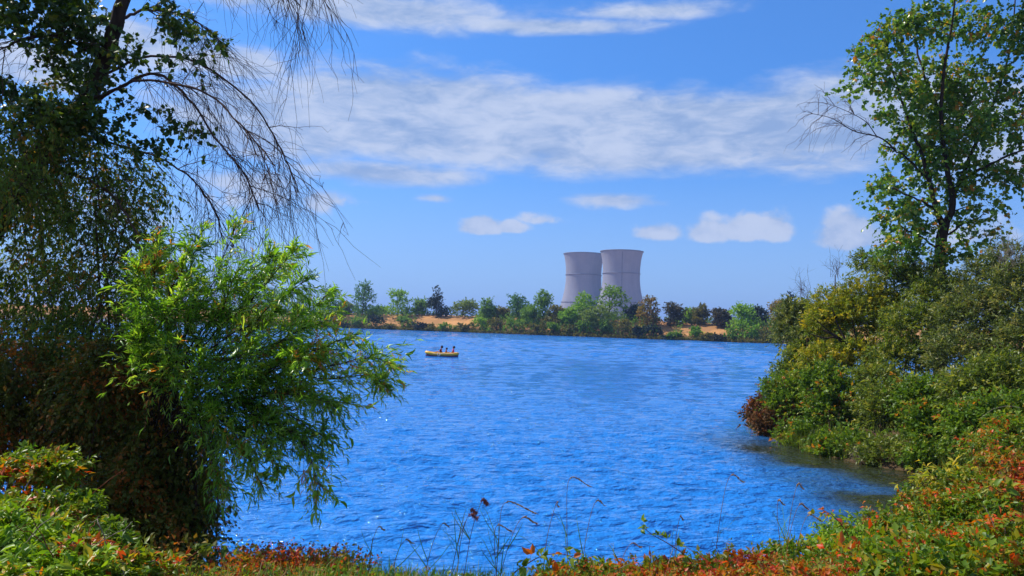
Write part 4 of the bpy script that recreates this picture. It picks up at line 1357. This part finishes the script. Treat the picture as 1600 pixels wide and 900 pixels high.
bramble([(115, 868, 3.9, 30, 10, 0.15)], 'bramble_red', 'patch of orange red bramble leaves among the left brambles', 106, 110, 0.045, 0.019, 0.12, 30)
bramble([(190, 897, 4.1, 36, 16, 0.25), (240, 902, 4.3, 30, 12, 0.25)], 'bramble', 'low dull green bramble right of the bottom left corner', 107, 330, 0.042, 0.02, 0.12)

RB = [  # right hand bank, from the middle of the bottom edge up to the right edge
    ([(880, 909, 5.4, 40, 12, .2), (930, 904, 5.4, 30, 14, .2)], 'bramble', 'small green and red bramble left of the bottom centre stalks', 200),
    ([(985, 909, 5.6, 46, 14, .25), (1040, 902, 5.6, 30, 14, .25)], 'bramble_red', 'red leaved bramble low at the bottom edge right of centre', 240),
    ([(1085, 901, 5.8, 40, 16, .25), (1120, 906, 5.7, 40, 14, .25)], 'bramble', 'green and orange bramble right of the red leaved one', 260),
    ([(1165, 892, 6.0, 44, 18, .3), (1200, 906, 5.8, 40, 16, .3)], 'bramble_red', 'orange red bramble below the water corner', 300),
    ([(1245, 878, 6.3, 44, 22, .3), (1290, 896, 6.0, 44, 20, .3)], 'bramble', 'mixed green bramble at the foot of the right bank', 360),
    ([(1330, 842, 6.9, 40, 22, .35), (1310, 866, 6.6, 44, 22, .35)], 'bramble_lush', 'fresh green bramble against the dark olive water', 380),
    ([(1385, 831, 7.0, 40, 26, .35), (1400, 866, 6.6, 50, 26, .35)], 'bramble', 'green bramble with orange sprays in the middle of the right bank', 420),
    ([(1455, 793, 7.6, 44, 24, .4), (1450, 828, 7.2, 50, 26, .4)], 'bramble', 'bramble mound nearest the inlet on the right bank', 460),
    ([(1520, 765, 7.8, 44, 24, .4), (1530, 800, 7.3, 50, 30, .4)], 'bramble', 'olive bramble mound below the fern like spray', 460),
    ([(1575, 735, 8.0, 40, 34, .4), (1590, 790, 7.4, 44, 36, .4)], 'bramble_red', 'tall orange and red bramble at the right edge', 460),
    ([(1580, 675, 9.0, 40, 30, .4), (1550, 700, 8.8, 34, 24, .4)], 'bramble', 'uppermost bramble at the right edge below the thicket', 380),
    ([(1370, 901, 5.7, 60, 22, .3), (1440, 883, 5.8, 50, 26, .3)], 'bramble_red', 'orange red bramble patch at the bottom right', 420),
    ([(1500, 865, 5.7, 54, 30, .3), (1490, 895, 5.4, 60, 20, .3)], 'bramble', 'green bramble near the bottom right corner', 420),
    ([(1580, 850, 5.7, 50, 40, .3), (1590, 895, 5.2, 50, 26, .3)], 'bramble', 'dark green bramble filling the bottom right corner', 440),
    ([(1250, 914, 5.0, 60, 12, .25), (1160, 916, 5.0, 60, 10, .25)], 'bramble_red', 'low crimson bramble along the bottom edge at the right', 260),
]
for k, (cl, mt, lab, n) in enumerate(RB):
    bramble(cl, mt, lab, 200 + k, int(n * 1.45), 0.043, 0.022, 0.17, 28)
bramble([(1480, 750, 8.0, 36, 8, .2), (1510, 748, 8.0, 24, 8, .2)], 'yellow', 'olive yellow fern like spray hanging toward the inlet', 231, 110, 0.07, 0.022, 0.34, 30, up=0.3)


def cane(pts, Y, label, n, mt, ll=0.05, seed=1, lw=None):
    rng = np.random.default_rng(seed)
    L = [at(x, y, Y) for x, y in pts]
    g0 = L[0].copy()
    g0[2] = gz(g0[0], g0[1])
    p = Plant('bramble_cane', g0, label, 'bramble', 'single bramble canes')
    P = p.stem('cane', [g0] + L, 0.006, 0.002, STEM_RED, 22, 6)
    i = np.linspace(6, 20, n).astype(int)
    tw = twig_lines(rng, P[i], norm(np.array([0, -0.2, 0.6]) + rng.normal(0, 0.6, (n, 3))), 0.05 * rng.uniform(0.6, 1.4, n), np.full(n, 0.1), 3)
    p.tube('leaf_stalk', tw, np.broadcast_to(np.linspace(1, 0.6, 3) * 0.0015, tw.shape[:2]), STEM_RED, 3, 'stuff')
    lv = leaves_on(rng, tw, 3, ll, lw or ll * 0.6, 0.9, 0.1, 0.9, 0.7)
    p.leaves('foliage', 'ovate', lv, LM[mt], indiv=len(lv[0]) - 1)


cane([(1090, 900), (1075, 872), (1045, 850), (1020, 836), (1003, 822)], 5.6, 'arching bramble cane with dark green leaves against the water', 16, 'green', 0.05, 3)
cane([(800, 900), (825, 880), (850, 868), (880, 866), (915, 878)], 5.3, 'bramble cane with olive leaves at the bottom centre', 14, 'bramble', 0.055, 4)
cane([(290, 880), (310, 862), (335, 853), (355, 860), (372, 880)], 5.6, 'dark leafy cane hanging over the water at lower left', 12, 'tangle', 0.06, 5)
cane([(1330, 850), (1310, 815), (1290, 800), (1275, 815)], 6.6, 'reddish cane arching out of the fresh green bramble', 10, 'bramble_red', 0.045, 6)
cane([(1540, 770), (1565, 770), (1580, 762), (1595, 775)], 7.2, 'cane with broad dark leaves on the right bank', 12, 'green', 0.08, 7)

# ------------------------------------------------------------------ grass and weeds along the near bank
rng = np.random.default_rng(81)
STRAW = leaf_mat('dry_grass_blade', [(0, (0.22, 0.13, 0.06)), (0.6, (0.36, 0.24, 0.12)), (1, (0.5, 0.36, 0.2))], 0.3, 0.6, 0.2)
GRASS = leaf_mat('green_grass_blade', [(0, (0.05, 0.15, 0.015)), (0.7, (0.10, 0.25, 0.02)), (1, (0.25, 0.27, 0.05))], 0.35, 0.45)
SEED = leaf_mat('grass_seed_head', [(0, (0.2, 0.1, 0.09)), (0.5, (0.34, 0.22, 0.12)), (1, (0.45, 0.34, 0.18))], 0.3, 0.7, 0.1)
SEEDP = leaf_mat('purple_seed_head', [(0, (0.16, 0.05, 0.07)), (1, (0.34, 0.13, 0.12))], 0.3, 0.7, 0.1)


def ground_patch(name, label, px0, px1, Y0, Y1, n, h, wd, mat, lean=0.3, kind='blade', cat='grass', k=1):
    px = rng.uniform(px0, px1, n)
    Y = rng.uniform(Y0, Y1, n)
    x = (px - 800) / FPX * Y
    B = np.column_stack([x, Y, ground_z(x, Y) - 0.02])
    D = norm(np.array([0.1, 0, 1.0]) + rng.normal(0, lean, (n, 3)))
    if kind == 'blade':
        V, T, rr = leaf_mesh('blade', B, D, runit(rng, n), h * rng.uniform(0.4, 1.2, n), np.full(n, wd), rng.uniform(0, 1, n))
    else:
        P = twig_lines(rng, B, D, h * rng.uniform(0.4, 1.1, n), np.full(n, 0.1), 4)
        V, T, rr = leaf_mesh('diamond', *leaves_on(rng, P, k, wd * 1.6, wd, 0.9, 0.1))
    tag(obj(name, mesh_from(name, V, T, rr), mat, kind='stuff'), label, cat)


ground_patch('bank_grass', 'green grass tufts along the near bank', 480, 1320, 4.6, 7.5, 5200, 0.22, 0.007, GRASS)
ground_patch('dry_grass', 'dry straw grass among the near bank weeds', -60, 1660, 3.2, 9.0, 6000, 0.2, 0.006, STRAW)
ground_patch('red_weeds', 'rust red low weeds along the bottom edge left of centre', 375, 570, 5.2, 6.3, 2600, 0.33, 0.015, LM['bramble_red'], 0.35, 'w', 'weeds', 9)
ground_patch('crimson_weeds', 'crimson low weeds along the bottom edge right of centre', 880, 1320, 4.8, 6.2, 2400, 0.27, 0.016, LM['bramble_red'], 0.35, 'w', 'weeds', 9)
ground_patch('bank_weeds', 'mixed low green weeds along the near bank', 250, 1300, 4.6, 6.4, 3000, 0.18, 0.015, LM['green'], 0.35, 'w', 'weeds', 8)
ground_patch('bank_undergrowth', 'dense undergrowth beneath the right hand brambles', 1330, 1750, 5.0, 10.5, 3000, 0.5, 0.034, LM['bramble'], 0.4, 'w', 'weeds', 9)
ground_patch('bank_thicket', 'low green growth covering the bank past the right edge', 1500, 2700, 8.5, 24, 4200, 0.6, 0.05, LM['green'], 0.4, 'w', 'weeds', 7)
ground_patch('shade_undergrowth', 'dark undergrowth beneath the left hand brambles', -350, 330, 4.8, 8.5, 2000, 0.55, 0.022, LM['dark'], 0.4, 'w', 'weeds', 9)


def stalk(base_px, top, Y, curl, head, label, purple=False, leafy=True, seed=0):
    """one grass stalk: stem, seed head made of spikelets, a few blades"""
    r = np.random.default_rng(seed)
    T = at(*top, Y)
    q = at(base_px, 905, Y)
    g0 = np.array([q[0], q[1], gz(q[0], q[1])])
    p = Plant('grass_stalk', g0, label, 'grass', 'tall grass stalks on the near bank')
    mid = g0 * 0.4 + T * 0.6 + np.array([-0.02, 0, 0.02])
    tip = T + np.array([curl, 0.02, -abs(curl) * 0.35])
    P = p.stem('stem', [g0, mid, T, tip], 0.003, 0.0012, STRAW if not purple else STEM_RED, 24, 5)
    n = head
    i = np.minimum(22, (r.uniform(0.66, 1.0, n) * 23).astype(int))
    f = r.uniform(0, 1, n)[:, None]
    B = P[i] * (1 - f) + P[i + 1] * f
    t = norm(P[i + 1] - P[i])
    D = norm(t + runit(r, n) * (0.9 if purple else 0.35))
    V, TT, rr = leaf_mesh('diamond', B - p.base, D, runit(r, n), r.uniform(0.014, 0.03, n) * (1.2 if purple else 1), np.full(n, 0.0065), r.uniform(0, 1, n))
    obj('seed_head', mesh_from('seed_head', V, TT, rr), SEEDP if purple else SEED, p.root)
    if leafy:
        for _ in range(3):
            j = int(r.integers(1, 8))
            d = norm(np.array([r.normal(0, 0.5), r.normal(0, 0.3), 0.9]))
            V, TT, rr = leaf_mesh('blade', (P[j] - p.base)[None], d[None], runit(r, 1), np.array([r.uniform(0.2, 0.36)]), np.array([0.0075]), r.uniform(0, 1, 1))
            obj('blade', mesh_from('blade', V, TT, rr), GRASS, p.root)


STALKS = [
    (700, (735, 800), 5.3, 0.03, 120, 'purple grass stalk with feathery head left of bottom centre, tallest of its pair', True),
    (722, (752, 785), 5.4, 0.04, 120, 'purple feathery grass stalk just right of its tallest neighbour', True),
    (712, (732, 806), 5.2, 0.06, 60, 'short dark drooping grass head left of the purple pair', True),
    (775, (790, 785), 5.3, 0.22, 110, 'grass stalk with long arching pale head at the bottom centre', False),
    (775, (815, 810), 5.4, 0.10, 110, 'grass stalk with slanting pale head right of the arching one', False),
    (780, (776, 822), 5.2, 0.10, 60, 'low nodding grass stalk below the arching head', False),
    (845, (868, 790), 5.6, 0.02, 30, 'thin straight grass stalk right of the bottom centre', False),
    (890, (890, 748), 5.8, 0.16, 60, 'fine grass stalk with a nodding brown head out over the water', False),
    (905, (930, 785), 5.6, 0.08, 40, 'fine grass stalk with small pale head beside the nodding one', False),
    (960, (985, 850), 5.6, 0.08, 40, 'short grass stalk behind the red bramble', False),
    (1112, (1140, 745), 5.9, 0.12, 80, 'grass stalk with brown nodding head over the middle water', False),
    (1225, (1245, 760), 6.1, 0.06, 70, 'upper upright pale grass stalk before the dark inlet water', False),
    (1222, (1248, 790), 6.0, 0.08, 90, 'second upright pale grass stalk before the inlet', False),
    (1230, (1215, 785), 6.0, 0.06, 70, 'grass stalk bending left of the two upright pale ones', False),
    (1235, (1262, 806), 6.0, 0.12, 70, 'low spreading grass stalk at the edge of the inlet', False),
    (575, (590, 825), 5.5, 0.04, 30, 'green grass stalk left of the purple pair', False),
    (610, (632, 845), 5.4, 0.05, 30, 'short green grass stalk near the red weeds', False),
    (660, (690, 820), 5.5, 0.05, 40, 'green grass stalk between the red weeds and purple pair', False),
    (1055, (1062, 810), 5.8, 0.03, 30, 'thin grass stalk right of the arching cane', False),
]
for k, sdef in enumerate(STALKS):
    stalk(*sdef, seed=k)

# ------------------------------------------------------------------ the air over the lake
hz = np.array([(x, y, z) for x in (-9500, 9500) for y in (-6500, 9600) for z in (-5.0, 150.0)], float)
hq = np.array([(0, 1, 3, 2), (4, 6, 7, 5), (0, 4, 5, 1), (2, 3, 7, 6), (0, 2, 6, 4), (1, 5, 7, 3)])
m, t, out = new_mat('haze_air')
pv = t.new('ShaderNodeVolumePrincipled')
pv.inputs['Color'].default_value = (0.36, 0.55, 1.0, 1)
pv.inputs['Density'].default_value = 0.00022
pv.inputs['Anisotropy'].default_value = 0.2
t.l.new(pv.outputs[0], out.inputs['Volume'])
obj('haze', mesh_from('haze', hz, hq), m, kind='stuff')
